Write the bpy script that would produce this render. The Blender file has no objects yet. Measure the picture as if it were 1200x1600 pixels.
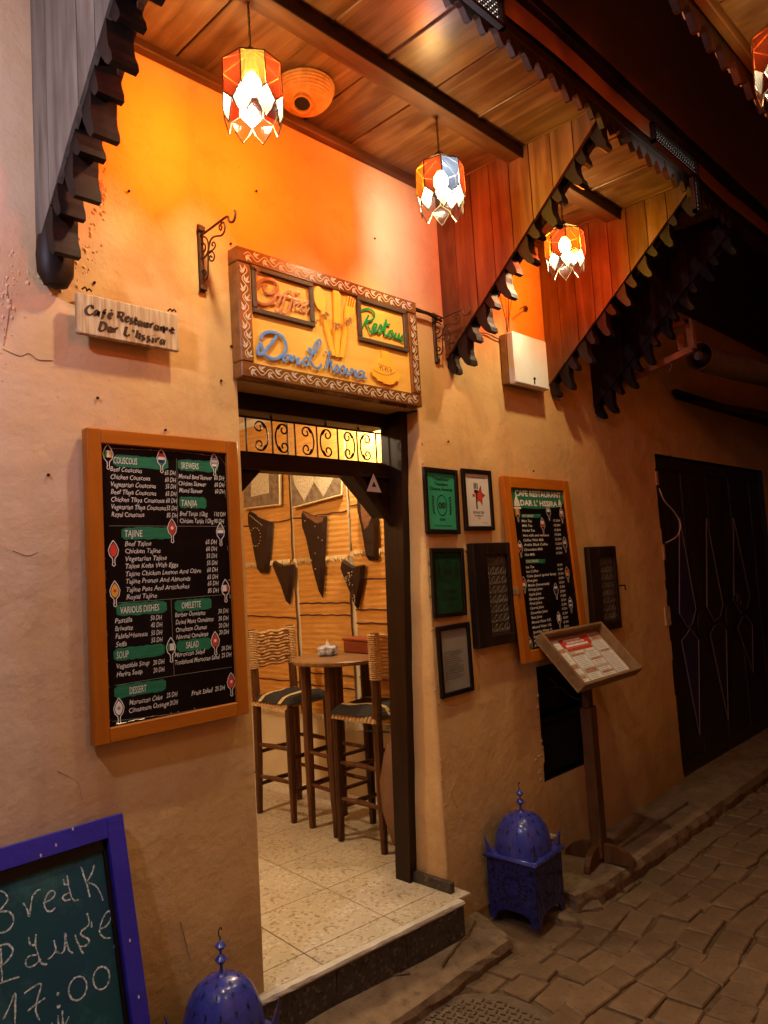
import bpy, bmesh, math, random
from mathutils import Vector, Matrix, Quaternion, noise as mnoise
random.seed(7)
PI = math.pi
sc = bpy.context.scene
COL = sc.collection

# ------------------------------------------------------------------ camera
CAM = Vector((-1.5584, -2.2323, 1.6))
YAW, PITCH, ROLL, FPX = math.radians(44.249), math.radians(4.424), math.radians(3.405), 1155.0
Fw = Vector((math.cos(PITCH)*math.cos(YAW), math.cos(PITCH)*math.sin(YAW), math.sin(PITCH)))
_r = Vector((math.sin(YAW), -math.cos(YAW), 0)); _u = _r.cross(Fw)
Rt = _r*math.cos(ROLL) - _u*math.sin(ROLL)
Up = _u*math.cos(ROLL) + _r*math.sin(ROLL)
cd = bpy.data.cameras.new('camera'); cam = bpy.data.objects.new('camera', cd); COL.objects.link(cam)
mw = Matrix.Identity(4)
for i in range(3):
    mw[i][0], mw[i][1], mw[i][2], mw[i][3] = Rt[i], Up[i], -Fw[i], CAM[i]
cam.matrix_world = mw
cd.sensor_fit = 'VERTICAL'; cd.sensor_height = 36.0; cd.sensor_width = 27.0
cd.lens = FPX/1600*36; cd.clip_start = 0.02; cd.clip_end = 200
sc.camera = cam

# ------------------------------------------------------------------ world, exposure
w = bpy.data.worlds.new('World'); sc.world = w; w.use_nodes = True
bg = w.node_tree.nodes['Background']
bg.inputs[0].default_value = (0.10, 0.14, 0.30, 1); bg.inputs[1].default_value = 0.006   # night sky
sc.view_settings.view_transform = 'Standard'; sc.view_settings.look = 'None'
sc.view_settings.exposure = 0.36; sc.view_settings.gamma = 1.0
try: sc.view_settings.use_curve_mapping = False
except Exception: pass
cy = sc.cycles
cy.use_denoising = True
cy.max_bounces = 10; cy.transparent_max_bounces = 16; cy.diffuse_bounces = 5
cy.sample_clamp_indirect = 3.0; cy.caustics_reflective = False; cy.caustics_refractive = False
BULB = 900.0         # radiance of the lantern bulbs
BULB_COL = (1.0, 0.83, 0.50)

# ------------------------------------------------------------------ geometry of measured points
def ray(px, py): return Fw*FPX + Rt*(px-600) - Up*(py-800)
def pW(px, py, y=0.0):
    d = ray(px, py); return CAM + d*((y-CAM.y)/d.y)
def pX(px, py, x):
    d = ray(px, py); return CAM + d*((x-CAM.x)/d.x)
def pZ(px, py, z):
    d = ray(px, py); return CAM + d*((z-CAM.z)/d.z)
def pP(px, py, o, n):
    d = ray(px, py); return CAM + d*((o-CAM).dot(n)/d.dot(n))

# ------------------------------------------------------------------ materials
def nod(nt, t, **kw):
    n = nt.nodes.new(t)
    for k, v in kw.items(): setattr(n, k, v)
    return n
def mat(name, a, b=None, rough=0.7, scale=6, stretch=(1,1,1), bump=0.2, bscale=60, metal=0.0, spec=0.28,
        detail=6, c=None, cscale=30, camt=0.5, dist=0.01, wave=None, coat=0.0, rvar=0.15, orand=0.0):
    m = bpy.data.materials.new(name); m.use_nodes = True
    nt = m.node_tree; P = nt.nodes['Principled BSDF']; L = nt.links.new
    tc = nod(nt, 'ShaderNodeTexCoord'); mp = nod(nt, 'ShaderNodeMapping'); mp.inputs['Scale'].default_value = stretch
    L(tc.outputs['Object'], mp.inputs['Vector'])
    n1 = nod(nt, 'ShaderNodeTexNoise'); n1.inputs['Scale'].default_value = scale; n1.inputs['Detail'].default_value = detail
    n1.inputs['Roughness'].default_value = 0.62
    L(mp.outputs[0], n1.inputs['Vector'])
    r1 = nod(nt, 'ShaderNodeMapRange'); r1.inputs['From Min'].default_value = 0.36; r1.inputs['From Max'].default_value = 0.64
    L(n1.outputs['Fac'], r1.inputs['Value'])
    mx = nod(nt, 'ShaderNodeMix', data_type='RGBA')
    mx.inputs['A'].default_value = (*a, 1); mx.inputs['B'].default_value = (*(b or a), 1)
    L(r1.outputs[0], mx.inputs['Factor']); out = mx.outputs['Result']
    if c:
        n2 = nod(nt, 'ShaderNodeTexNoise'); n2.inputs['Scale'].default_value = cscale; n2.inputs['Detail'].default_value = 8
        n2.inputs['Roughness'].default_value = 0.7
        L(mp.outputs[0], n2.inputs['Vector'])
        r2 = nod(nt, 'ShaderNodeMapRange'); r2.inputs['From Min'].default_value = 0.52; r2.inputs['From Max'].default_value = 0.66
        r2.inputs['To Max'].default_value = camt
        L(n2.outputs['Fac'], r2.inputs['Value'])
        m2 = nod(nt, 'ShaderNodeMix', data_type='RGBA'); m2.inputs['B'].default_value = (*c, 1)
        L(r2.outputs[0], m2.inputs['Factor']); L(out, m2.inputs['A']); out = m2.outputs['Result']
    if orand:
        oi = nod(nt, 'ShaderNodeObjectInfo'); hv = nod(nt, 'ShaderNodeHueSaturation'); rv = nod(nt, 'ShaderNodeMapRange')
        rv.inputs['To Min'].default_value = 1-orand; rv.inputs['To Max'].default_value = 1+orand; L(oi.outputs['Random'], rv.inputs['Value'])
        L(rv.outputs[0], hv.inputs['Value']); L(out, hv.inputs['Color']); out = hv.outputs[0]
    L(out, P.inputs['Base Color'])
    P.inputs['Metallic'].default_value = metal; P.inputs['Specular IOR Level'].default_value = spec
    if coat: P.inputs['Coat Weight'].default_value = coat; P.inputs['Coat Roughness'].default_value = 0.15
    rr = nod(nt, 'ShaderNodeMapRange'); rr.inputs['To Min'].default_value = max(0.03, rough-rvar); rr.inputs['To Max'].default_value = min(1, rough+rvar)
    L(n1.outputs['Fac'], rr.inputs['Value']); L(rr.outputs[0], P.inputs['Roughness'])
    if bump:
        n3 = nod(nt, 'ShaderNodeTexNoise'); n3.inputs['Scale'].default_value = bscale; n3.inputs['Detail'].default_value = 8
        L(mp.outputs[0], n3.inputs['Vector'])
        h = n3.outputs['Fac']
        if wave:
            wv = nod(nt, 'ShaderNodeTexWave', bands_direction=wave[0]); wv.inputs['Scale'].default_value = wave[1]
            wv.inputs['Distortion'].default_value = wave[2]; wv.inputs['Detail'].default_value = 2
            L(tc.outputs['Object'], wv.inputs['Vector'])
            ad = nod(nt, 'ShaderNodeMath', operation='ADD'); L(h, ad.inputs[0]); L(wv.outputs['Fac'], ad.inputs[1]); h = ad.outputs[0]
        bp = nod(nt, 'ShaderNodeBump'); bp.inputs['Strength'].default_value = bump; bp.inputs['Distance'].default_value = dist
        L(h, bp.inputs['Height']); L(bp.outputs[0], P.inputs['Normal'])
    return m

def wood(name, a, b, axis='Z', rough=0.5, knots=0.0, bump=0.25, scale=3.0, kcol=(0.08, 0.03, 0.01), rnd=0.25, spec=0.22):
    """grain stretched along the plank; each object gets its own tone"""
    m = bpy.data.materials.new(name); m.use_nodes = True
    nt = m.node_tree; P = nt.nodes['Principled BSDF']; L = nt.links.new
    tc = nod(nt, 'ShaderNodeTexCoord'); oi = nod(nt, 'ShaderNodeObjectInfo')
    sx = {'X': (0.09, 1, 1), 'Y': (1, 0.09, 1), 'Z': (1, 1, 0.09)}[axis]
    of = nod(nt, 'ShaderNodeVectorMath', operation='MULTIPLY_ADD')
    of.inputs[1].default_value = (13.1, 7.7, 5.3); 
    L(oi.outputs['Random'], of.inputs[0]); L(tc.outputs['Object'], of.inputs[2])
    mp = nod(nt, 'ShaderNodeMapping'); mp.inputs['Scale'].default_value = sx; L(of.outputs[0], mp.inputs['Vector'])
    n1 = nod(nt, 'ShaderNodeTexNoise'); n1.inputs['Scale'].default_value = scale*8; n1.inputs['Detail'].default_value = 8
    n1.inputs['Distortion'].default_value = 0.6; L(mp.outputs[0], n1.inputs['Vector'])
    n2 = nod(nt, 'ShaderNodeTexNoise'); n2.inputs['Scale'].default_value = scale; n2.inputs['Detail'].default_value = 4
    L(of.outputs[0], n2.inputs['Vector'])
    sm = nod(nt, 'ShaderNodeMath', operation='MULTIPLY_ADD'); sm.inputs[1].default_value = 0.6; L(n1.outputs['Fac'], sm.inputs[0])
    s2 = nod(nt, 'ShaderNodeMath', operation='MULTIPLY'); s2.inputs[1].default_value = 0.45; L(n2.outputs['Fac'], s2.inputs[0]); L(s2.outputs[0], sm.inputs[2])
    r1 = nod(nt, 'ShaderNodeMapRange'); r1.inputs['From Min'].default_value = 0.40; r1.inputs['From Max'].default_value = 0.66
    L(sm.outputs[0], r1.inputs['Value'])
    mx = nod(nt, 'ShaderNodeMix', data_type='RGBA'); mx.inputs['A'].default_value = (*a, 1); mx.inputs['B'].default_value = (*b, 1)
    L(r1.outputs[0], mx.inputs['Factor']); out = mx.outputs['Result']
    if knots:
        mk = nod(nt, 'ShaderNodeMapping'); mk.inputs['Scale'].default_value = tuple(0.45 if q < 0.5 else 1 for q in sx); L(of.outputs[0], mk.inputs['Vector'])
        nk = nod(nt, 'ShaderNodeTexNoise'); nk.inputs['Scale'].default_value = 9; nk.inputs['Detail'].default_value = 2
        L(mk.outputs[0], nk.inputs['Vector'])
        av = nod(nt, 'ShaderNodeVectorMath', operation='MULTIPLY_ADD'); av.inputs[1].default_value = (.05, .05, .05)
        L(nk.outputs['Color'], av.inputs[0]); L(mk.outputs[0], av.inputs[2])
        vo = nod(nt, 'ShaderNodeTexVoronoi'); vo.inputs['Scale'].default_value = 7.5; L(av.outputs[0], vo.inputs['Vector'])
        rk = nod(nt, 'ShaderNodeMapRange'); rk.inputs['From Min'].default_value = 0.27; rk.inputs['From Max'].default_value = 0.15; rk.inputs['To Max'].default_value = knots
        L(vo.outputs['Distance'], rk.inputs['Value'])
        mk2 = nod(nt, 'ShaderNodeMix', data_type='RGBA'); mk2.inputs['B'].default_value = (*kcol, 1)
        L(rk.outputs[0], mk2.inputs['Factor']); L(out, mk2.inputs['A']); out = mk2.outputs['Result']
    hv = nod(nt, 'ShaderNodeHueSaturation'); L(out, hv.inputs['Color'])
    rv = nod(nt, 'ShaderNodeMapRange'); rv.inputs['To Min'].default_value = 1-rnd; rv.inputs['To Max'].default_value = 1+rnd
    L(oi.outputs['Random'], rv.inputs['Value']); L(rv.outputs[0], hv.inputs['Value'])
    L(hv.outputs[0], P.inputs['Base Color'])
    P.inputs['Roughness'].default_value = rough; P.inputs['Specular IOR Level'].default_value = spec
    bp = nod(nt, 'ShaderNodeBump'); bp.inputs['Strength'].default_value = bump; bp.inputs['Distance'].default_value = 0.004
    L(n1.outputs['Fac'], bp.inputs['Height']); L(bp.outputs[0], P.inputs['Normal'])
    return m

def emis(name, col, s):
    m = bpy.data.materials.new(name); m.use_nodes = True; nt = m.node_tree
    nt.nodes.remove(nt.nodes['Principled BSDF'])
    e = nod(nt, 'ShaderNodeEmission'); e.inputs[0].default_value = (*col, 1); e.inputs[1].default_value = s
    nt.links.new(e.outputs[0], nt.nodes['Material Output'].inputs[0]); return m

def glass(name, col, tl=0.011):
    """stained glass: coloured transmission, partly scattering, with a gloss"""
    m = bpy.data.materials.new(name); m.use_nodes = True; nt = m.node_tree; L = nt.links.new
    nt.nodes.remove(nt.nodes['Principled BSDF'])
    tr = nod(nt, 'ShaderNodeBsdfTransparent'); tr.inputs[0].default_value = (*col, 1)
    ts = nod(nt, 'ShaderNodeBsdfTranslucent'); ts.inputs[0].default_value = (*col, 1)
    tc = nod(nt, 'ShaderNodeTexCoord'); n1 = nod(nt, 'ShaderNodeTexNoise'); n1.inputs['Scale'].default_value = 45
    L(tc.outputs['Object'], n1.inputs['Vector'])
    bp = nod(nt, 'ShaderNodeBump'); bp.inputs['Strength'].default_value = .4; bp.inputs['Distance'].default_value = .003; L(n1.outputs['Fac'], bp.inputs['Height'])
    gl = nod(nt, 'ShaderNodeBsdfGlossy'); gl.inputs['Roughness'].default_value = 0.12; L(bp.outputs[0], gl.inputs['Normal'])
    m1 = nod(nt, 'ShaderNodeMixShader'); m1.inputs[0].default_value = tl; L(tr.outputs[0], m1.inputs[1]); L(ts.outputs[0], m1.inputs[2])
    m2 = nod(nt, 'ShaderNodeMixShader'); m2.inputs[0].default_value = 0.05; L(m1.outputs[0], m2.inputs[1]); L(gl.outputs[0], m2.inputs[2])
    L(m2.outputs[0], nt.nodes['Material Output'].inputs[0]); return m

def terrazzo(name, base, dark, light, rough=0.35, dirt=0.35):
    m = bpy.data.materials.new(name); m.use_nodes = True
    nt = m.node_tree; P = nt.nodes['Principled BSDF']; L = nt.links.new
    tc = nod(nt, 'ShaderNodeTexCoord')
    v1 = nod(nt, 'ShaderNodeTexVoronoi'); v1.inputs['Scale'].default_value = 85; L(tc.outputs['Object'], v1.inputs['Vector'])
    cr = nod(nt, 'ShaderNodeValToRGB'); e = cr.color_ramp.elements
    e[0].position = 0.0; e[0].color = (*dark, 1); e[1].position = 1; e[1].color = (*light, 1)
    q = e.new(0.22); q.color = (*base, 1); q = e.new(0.8); q.color = (*base, 1)
    sp = nod(nt, 'ShaderNodeSeparateColor'); L(v1.outputs['Color'], sp.inputs[0]); L(sp.outputs[0], cr.inputs[0])
    n = nod(nt, 'ShaderNodeTexNoise'); n.inputs['Scale'].default_value = 5; n.inputs['Detail'].default_value = 8; L(tc.outputs['Object'], n.inputs['Vector'])
    r = nod(nt, 'ShaderNodeMapRange'); r.inputs['From Min'].default_value = .42; r.inputs['From Max'].default_value = .68; r.inputs['To Max'].default_value = dirt
    L(n.outputs['Fac'], r.inputs['Value'])
    mx = nod(nt, 'ShaderNodeMix', data_type='RGBA'); mx.inputs['B'].default_value = (*[k*.45 for k in base], 1)
    L(r.outputs[0], mx.inputs['Factor']); L(cr.outputs[0], mx.inputs['A']); L(mx.outputs['Result'], P.inputs['Base Color'])
    rr = nod(nt, 'ShaderNodeMapRange'); rr.inputs['To Min'].default_value = rough-.1; rr.inputs['To Max'].default_value = rough+.25; L(n.outputs['Fac'], rr.inputs['Value'])
    L(rr.outputs[0], P.inputs['Roughness'])
    return m

def plaster():
    m = bpy.data.materials.new('peach_plaster'); m.use_nodes = True
    nt = m.node_tree; P = nt.nodes['Principled BSDF']; L = nt.links.new
    tc = nod(nt, 'ShaderNodeTexCoord'); sx = nod(nt, 'ShaderNodeSeparateXYZ'); L(tc.outputs['Object'], sx.inputs[0])
    def noise(sc_, det=6, ro=.6, st=None):
        n = nod(nt, 'ShaderNodeTexNoise'); n.inputs['Scale'].default_value = sc_; n.inputs['Detail'].default_value = det; n.inputs['Roughness'].default_value = ro
        if st:
            mp = nod(nt, 'ShaderNodeMapping'); mp.inputs['Scale'].default_value = st; L(tc.outputs['Object'], mp.inputs[0]); L(mp.outputs[0], n.inputs['Vector'])
        else: L(tc.outputs['Object'], n.inputs['Vector'])
        return n.outputs['Fac']
    def rng(v, a, b, c=0, d=1):
        r = nod(nt, 'ShaderNodeMapRange'); r.inputs['From Min'].default_value = a; r.inputs['From Max'].default_value = b
        r.inputs['To Min'].default_value = c; r.inputs['To Max'].default_value = d; L(v, r.inputs['Value']); return r.outputs[0]
    def mix(f, a, b):
        x = nod(nt, 'ShaderNodeMix', data_type='RGBA')
        if isinstance(a, tuple): x.inputs['A'].default_value = (*a, 1)
        else: L(a, x.inputs['A'])
        x.inputs['B'].default_value = (*b, 1); L(f, x.inputs['Factor']); return x.outputs['Result']
    def math_(op, a, b):
        x = nod(nt, 'ShaderNodeMath', operation=op)
        for i_, q in enumerate((a, b)):
            if isinstance(q, (int, float)): x.inputs[i_].default_value = q
            else: L(q, x.inputs[i_])
        return x.outputs[0]
    c = mix(rng(noise(1.6), .4, .62), (0.59, 0.355, 0.135), (0.66, 0.425, 0.17))
    c = mix(rng(noise(5, 8, .75), .50, .66, 0, .55), c, (0.50, 0.285, 0.11))                 # patchy rolled paint
    lf = math_('ADD', math_('MULTIPLY', sx.outputs[0], -1.0), math_('MULTIPLY', noise(2.2, 6), 1.1))   # paler mix towards the left, ragged edge
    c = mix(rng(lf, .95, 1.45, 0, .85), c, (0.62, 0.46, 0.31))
    st = noise(5, 6, .6, (1, 1, .12)); c = mix(rng(st, .56, .72, 0, .35), c, (0.36, 0.19, 0.085))   # drip stains
    gr = math_('ADD', sx.outputs[2], math_('MULTIPLY', noise(4, 8, .7), .55))
    c = mix(rng(gr, .85, .26, 0, .65), c, (0.17, 0.085, 0.04))                                # splashed dirt at the foot
    sp = noise(48, 3, .5); c = mix(rng(sp, .70, .76, 0, .5), c, (0.22, 0.12, 0.06))           # specks
    L(c, P.inputs['Base Color']); L(rng(noise(3), .3, .7, .5, .75), P.inputs['Roughness']); P.inputs['Specular IOR Level'].default_value = .3
    h = math_('ADD', math_('MULTIPLY', noise(9, 8, .6), 1.3), math_('MULTIPLY', noise(60, 6, .6), .28))
    h = math_('ADD', h, math_('MULTIPLY', rng(noise(2.6, 4), .45, .60), .5))
    b = nod(nt, 'ShaderNodeBump'); b.inputs['Strength'].default_value = .5; b.inputs['Distance'].default_value = .010; L(h, b.inputs['Height']); L(b.outputs[0], P.inputs['Normal'])
    return m
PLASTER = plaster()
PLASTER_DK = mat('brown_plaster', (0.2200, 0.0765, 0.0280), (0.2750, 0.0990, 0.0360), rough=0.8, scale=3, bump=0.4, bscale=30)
RAW = mat('raw_plaster', (0.50, 0.35, 0.19), (0.30, 0.19, 0.09), rough=0.9, scale=20, bump=0.6, bscale=60, dist=.01)
PINE = wood('pine_ceiling', (0.0673, 0.0275, 0.0098), (0.1897, 0.1010, 0.0440), 'Y', rough=0.34, knots=0.85, bump=0.2, rnd=0.22)
PINE_Z = wood('pine_upright', (0.0580, 0.0237, 0.0089), (0.1370, 0.0659, 0.0253), 'Z', rough=0.42, knots=0.8, bump=0.25, rnd=0.25)
SCALW = wood('blackened_scallop_wood', (0.006, 0.003, 0.002), (0.016, 0.008, 0.005), 'Z', rough=0.55, bump=0.4, spec=.2)
GREYW = wood('grey_plank_wood', (0.085, 0.068, 0.047), (0.19, 0.16, 0.12), 'Z', rough=0.7, knots=0.3, bump=0.5, rnd=0.18)  # greyer tone for the left panel's outer planks
BEAM_X = wood('beam_wood', (0.0650, 0.0260, 0.0104), (0.1430, 0.0650, 0.0260), 'X', rough=0.45, bump=0.3)
DARKW = wood('dark_carved_wood', (0.0090, 0.0045, 0.0027), (0.0248, 0.0117, 0.0059), 'Z', rough=0.5, bump=0.4)
DARKW_X = wood('dark_wood_x', (0.0099, 0.0045, 0.0027), (0.0270, 0.0121, 0.0059), 'X', rough=0.45, bump=0.4)
FRAMEW = wood('door_frame_wood', (0.0095, 0.0034, 0.0014), (0.0231, 0.0084, 0.0034), 'Z', rough=0.38, bump=0.3)
FRAMEW_X = wood('door_lintel_wood', (0.0095, 0.0034, 0.0014), (0.0231, 0.0084, 0.0034), 'X', rough=0.38, bump=0.3)
ORANGEW = wood('orange_stained_wood_z', (0.3528, 0.0978, 0.0060), (0.4704, 0.1403, 0.0096), 'Z', rough=0.42, bump=0.2, rnd=.05)
ORANGEW_X = wood('orange_stained_wood_x', (0.3528, 0.0978, 0.0060), (0.4704, 0.1403, 0.0096), 'X', rough=0.42, bump=0.2, rnd=.05)
SIGNF = wood('sign_frame_wood', (0.1440, 0.0520, 0.0114), (0.2376, 0.1000, 0.0264), 'X', rough=0.22, bump=0.15, rnd=.08, spec=.6)
SIGNP = wood('sign_plywood', (0.7200, 0.4032, 0.0650), (0.8200, 0.4928, 0.0975), 'X', rough=0.5, bump=0.1, rnd=0)
STOOLW = wood('stool_wood', (0.0510, 0.0192, 0.0078), (0.1200, 0.0510, 0.0204), 'Z', rough=0.45, bump=0.3)
TABLEW = wood('table_top_wood', (0.1680, 0.0840, 0.0350), (0.2520, 0.1400, 0.0630), 'X', rough=0.3, bump=0.2)
STANDW = wood('menu_stand_wood', (0.0620, 0.0248, 0.0099), (0.1178, 0.0527, 0.0205), 'Z', rough=0.4, bump=0.25)
TRAYW = wood('tray_wood', (0.1800, 0.0975, 0.0375), (0.3000, 0.1725, 0.0750), 'X', rough=0.4, bump=0.25)
BLACKF = mat('black_frame', (0.0054, 0.0036, 0.0027), (0.0099, 0.0063, 0.0045), rough=0.35, bump=0.1)
IRON = mat('wrought_iron', (0.0400, 0.0240, 0.0160), (0.0800, 0.0440, 0.0240), rough=0.5, metal=0.5, scale=25, bump=0.4, bscale=90)
BLKIRON = mat('black_iron', (0.0060, 0.0045, 0.0040), (0.0125, 0.0090, 0.0065), rough=0.5, metal=0.3, scale=20, bump=0.3)
LEAD = mat('lead_strip', (0.05, 0.035, 0.02), (0.09, 0.06, 0.03), rough=0.4, metal=0.7)
CHALKBLK = mat('black_menu_sheet', (0.0050, 0.0030, 0.0030), (0.0090, 0.0050, 0.0045), rough=0.35, scale=5, bump=0.25, bscale=14, dist=.004, spec=.10)
WHITEP = mat('white_paint_lettering', (0.78, 0.76, 0.70), (0.66, 0.64, 0.58), rough=0.6, scale=40, bump=0)
CHALK = mat('chalk', (0.12, 0.20, 0.20), (0.74, 0.78, 0.76), rough=0.95, scale=150, detail=2, bump=0)
GREENP = mat('green_brush_banner', (0.015, 0.13, 0.06), (0.02, 0.20, 0.095), rough=0.5, scale=18, stretch=(1, 1, 8), bump=0)
REDP = mat('red_print', (0.50, 0.035, 0.02), (0.62, 0.06, 0.03), rough=0.5, scale=30, bump=0)
DKRED = mat('dull_red_print', (0.42, 0.04, 0.03), rough=0.5, bump=0)
NAVY = mat('navy_print', (0.02, 0.03, 0.12), rough=0.5, bump=0)
GRNF = mat('green_print', (0.03, 0.22, 0.08), rough=0.5, bump=0)
YELP = mat('yellow_print', (0.70, 0.36, 0.04), rough=0.5, bump=0)
GREY = mat('grey_print', (0.30, 0.27, 0.23), rough=0.5, bump=0)
BLACKINK = mat('black_ink', (0.012, 0.012, 0.012), rough=0.5, bump=0)
GREENPAPER = mat('green_certificate', (0.025, 0.25, 0.125), (0.035, 0.30, 0.15), rough=0.35, scale=4, bump=0)
DKGREENPAPER = mat('dark_green_certificate', (0.0072, 0.0324, 0.0126), (0.0108, 0.0504, 0.0198), rough=0.25, scale=4, bump=0)
WHITEPAPER = mat('white_paper', (0.66, 0.63, 0.56), (0.60, 0.56, 0.48), rough=0.5, scale=5, bump=0)
GREYPAPER = mat('grey_paper', (0.2720, 0.2400, 0.1920), (0.2240, 0.2000, 0.1600), rough=0.35, scale=5, bump=0.1, bscale=8)
BLUEL = mat('blue_enamel', (0.035, 0.042, 0.27), (0.05, 0.06, 0.34), rough=0.28, scale=9, bump=0.2, bscale=35, coat=0.5, c=(0.03, .03, .10), cscale=22, camt=0.7)
BLUEL_DK = mat('blue_enamel_punched', (0.018, 0.02, 0.12), (0.028, 0.032, 0.18), rough=0.35, scale=9, bump=0.9, bscale=55, dist=.008, coat=.3, c=(0.008, .006, .01), cscale=38, camt=0.95)
BLUEFR = mat('blue_painted_frame', (0.028, 0.022, 0.30), (0.04, 0.03, 0.38), rough=0.42, scale=7, bump=0.2, bscale=40, c=(0.03, 0.02, 0.22), cscale=14, camt=.6)
GREENBOARD = mat('green_chalkboard', (0.008, 0.065, 0.065), (0.010, 0.045, 0.095), rough=0.6, scale=3, bump=0.05, c=(0.07, 0.19, 0.17), cscale=4, camt=.5)
WHITEBOX = mat('white_plastic', (0.72, 0.70, 0.64), (0.66, 0.64, 0.58), rough=0.4, bump=0.05)
STREET = mat('dusty_stone', (0.1417, 0.0832, 0.0428), (0.2025, 0.1235, 0.0653), rough=0.85, scale=14, bump=0.5, bscale=50, dist=.008, c=(0.065, 0.04, 0.024), cscale=30, camt=.6)
STREET2 = mat('paving_stone', (0.1388, 0.0816, 0.0415), (0.2050, 0.1269, 0.0671), rough=0.72, scale=11, bump=0.5, bscale=38, dist=.008, c=(0.07, 0.042, 0.025), cscale=22, camt=.6, orand=.16)
JOINT = mat('dirt_joint', (0.0788, 0.0462, 0.0234), (0.1462, 0.0893, 0.0450), rough=0.95, scale=24, bump=0.8, bscale=60, dist=.01)
CONCR = mat('worn_mortar', (0.1607, 0.1001, 0.0537), (0.2295, 0.1523, 0.0860), rough=0.85, scale=8, bump=0.6, bscale=40, dist=.01, c=(0.08, 0.052, 0.03), cscale=18, camt=.7)
TERR = terrazzo('terrazzo_tile', (0.50, 0.42, 0.30), (0.26, 0.18, 0.11), (0.62, 0.55, 0.43), rough=.3, dirt=.22)
TERR_DK = terrazzo('dark_terrazzo', (0.05, 0.034, 0.022), (0.012, 0.009, 0.006), (0.15, 0.11, 0.075), rough=.5)
GROUT = mat('grout', (0.05, 0.03, 0.018), (0.08, 0.05, 0.03), rough=.9)
MARBLE = mat('marble_edge', (0.58, 0.53, 0.44), (0.48, 0.42, 0.33), rough=.4, scale=12)
INWALL = mat('inner_orange_wall', (0.60, 0.33, 0.10), (0.52, 0.27, 0.08), rough=.8, scale=2)
CREAM = mat('cream_wall', (0.70, 0.60, 0.42), (0.62, 0.52, 0.35), rough=.75, scale=3)
MATW = mat('woven_straw', (0.4940, 0.2232, 0.0427), (0.6080, 0.3040, 0.0712), rough=.85, scale=5, stretch=(1, 1, 9), bump=.35, bscale=24, dist=.002, c=(0.33, .13, .025), cscale=6, camt=.5, wave=('Z', 55, 5.0))
STRIPE = mat('dark_wool_stripe', (0.05, 0.02, 0.012), (0.10, 0.04, 0.02), rough=.9, bump=.4)
FRINGE = mat('straw_fringe', (0.62, 0.47, 0.25), (0.50, 0.34, 0.14), rough=.9)
LEATHER = mat('dark_leather', (0.0150, 0.0055, 0.0035), (0.0250, 0.0100, 0.0055), rough=.45, scale=12, bump=.3)
LEATHER2 = mat('brown_leather', (0.13, 0.05, 0.02), (0.19, 0.08, 0.03), rough=.5, scale=60, bump=.3)
STUD = mat('metal_stud', (0.5, 0.45, 0.36), rough=.3, metal=.8, bump=0)
ROPE = mat('woven_rope', (0.36, 0.21, 0.085), (0.50, 0.31, 0.14), rough=.85, scale=30, bump=.8, bscale=70, dist=.006)
CUSH = mat('dark_cushion_cloth', (0.0140, 0.0120, 0.0120), (0.0225, 0.0190, 0.0180), rough=.9, scale=14, bump=.5, bscale=60)
CREAMC = mat('cream_wool_band', (0.50, 0.36, 0.17), (0.40, 0.27, 0.11), rough=.9, scale=25, bump=.4)
BASKET = mat('basket_straw', (0.3360, 0.1680, 0.0560), (0.4640, 0.2560, 0.0960), rough=.8, scale=30, bump=.8, bscale=70, dist=.006)
REDBOX = mat('red_brown_box', (0.1680, 0.0315, 0.0105), (0.2240, 0.0490, 0.0140), rough=.5)
TISSUE = mat('blue_white_tissue_box', (0.10, 0.13, 0.30), (0.60, 0.62, 0.66), rough=.5, scale=28, detail=2, bump=0)
LEAF = mat('leaf_green', (0.012, 0.035, 0.010), (0.02, 0.055, 0.014), rough=.5)
CLAY = mat('clay_jar', (0.15, 0.075, 0.035), (0.20, 0.10, 0.05), rough=.6)
DOORM = mat('dark_door_planks', (0.0198, 0.0132, 0.0066), (0.0374, 0.0264, 0.0120), rough=.45, scale=3, stretch=(4, 4, .4), bump=.5, bscale=30)
BLADE = mat('purple_blade_paint', (0.0281, 0.0175, 0.0686), (0.0374, 0.0250, 0.0936), rough=.45)
STEEL = mat('bare_steel_edge', (0.26, 0.24, 0.25), rough=.35, metal=.6, bump=0)
AWNF = mat('awning_cloth', (0.13, 0.09, 0.065), (0.19, 0.135, 0.10), rough=.85, scale=20, bump=.5, bscale=50, dist=.008)
BRACKW = wood('bracket_wood', (0.26, 0.10, 0.04), (0.38, 0.16, 0.065), 'Y', rough=.5)
WHITEBRD = mat('limewashed_board', (0.5950, 0.4960, 0.3220), (0.3570, 0.2240, 0.0910), rough=.65, scale=7, stretch=(9, 1, .8), bump=.4, bscale=20, c=(.34, .19, .07), cscale=3, camt=.8)
DIRTW = mat('white_cable', (0.55, 0.50, 0.42), rough=.5, bump=0)
BRCABLE = mat('brown_cable', (0.09, 0.045, 0.02), (0.16, 0.09, 0.04), rough=.6, bump=0)
COFFEEP = mat('brown_varnished_letters', (0.26, 0.07, 0.02), (0.42, 0.17, 0.06), rough=.3, scale=8, bump=0)
TANP = mat('tan_letters', (0.42, 0.19, 0.08), (0.50, 0.25, 0.11), rough=.35, bump=0)
BLUEP = mat('blue_letters', (0.11, 0.24, 0.56), (0.16, 0.31, 0.64), rough=.45, scale=18, bump=0)
GRNP = mat('green_letters', (0.006, 0.19, 0.045), (0.012, 0.26, 0.06), rough=.45, bump=0)
YCUT = mat('yellow_cutlery', (0.86, 0.44, 0.03), (0.90, 0.50, 0.05), rough=.45, bump=0)
RAFFIA = mat('brown_raffia', (0.24, 0.09, 0.03), (0.36, 0.15, 0.05), rough=.7, bump=0)
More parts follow.
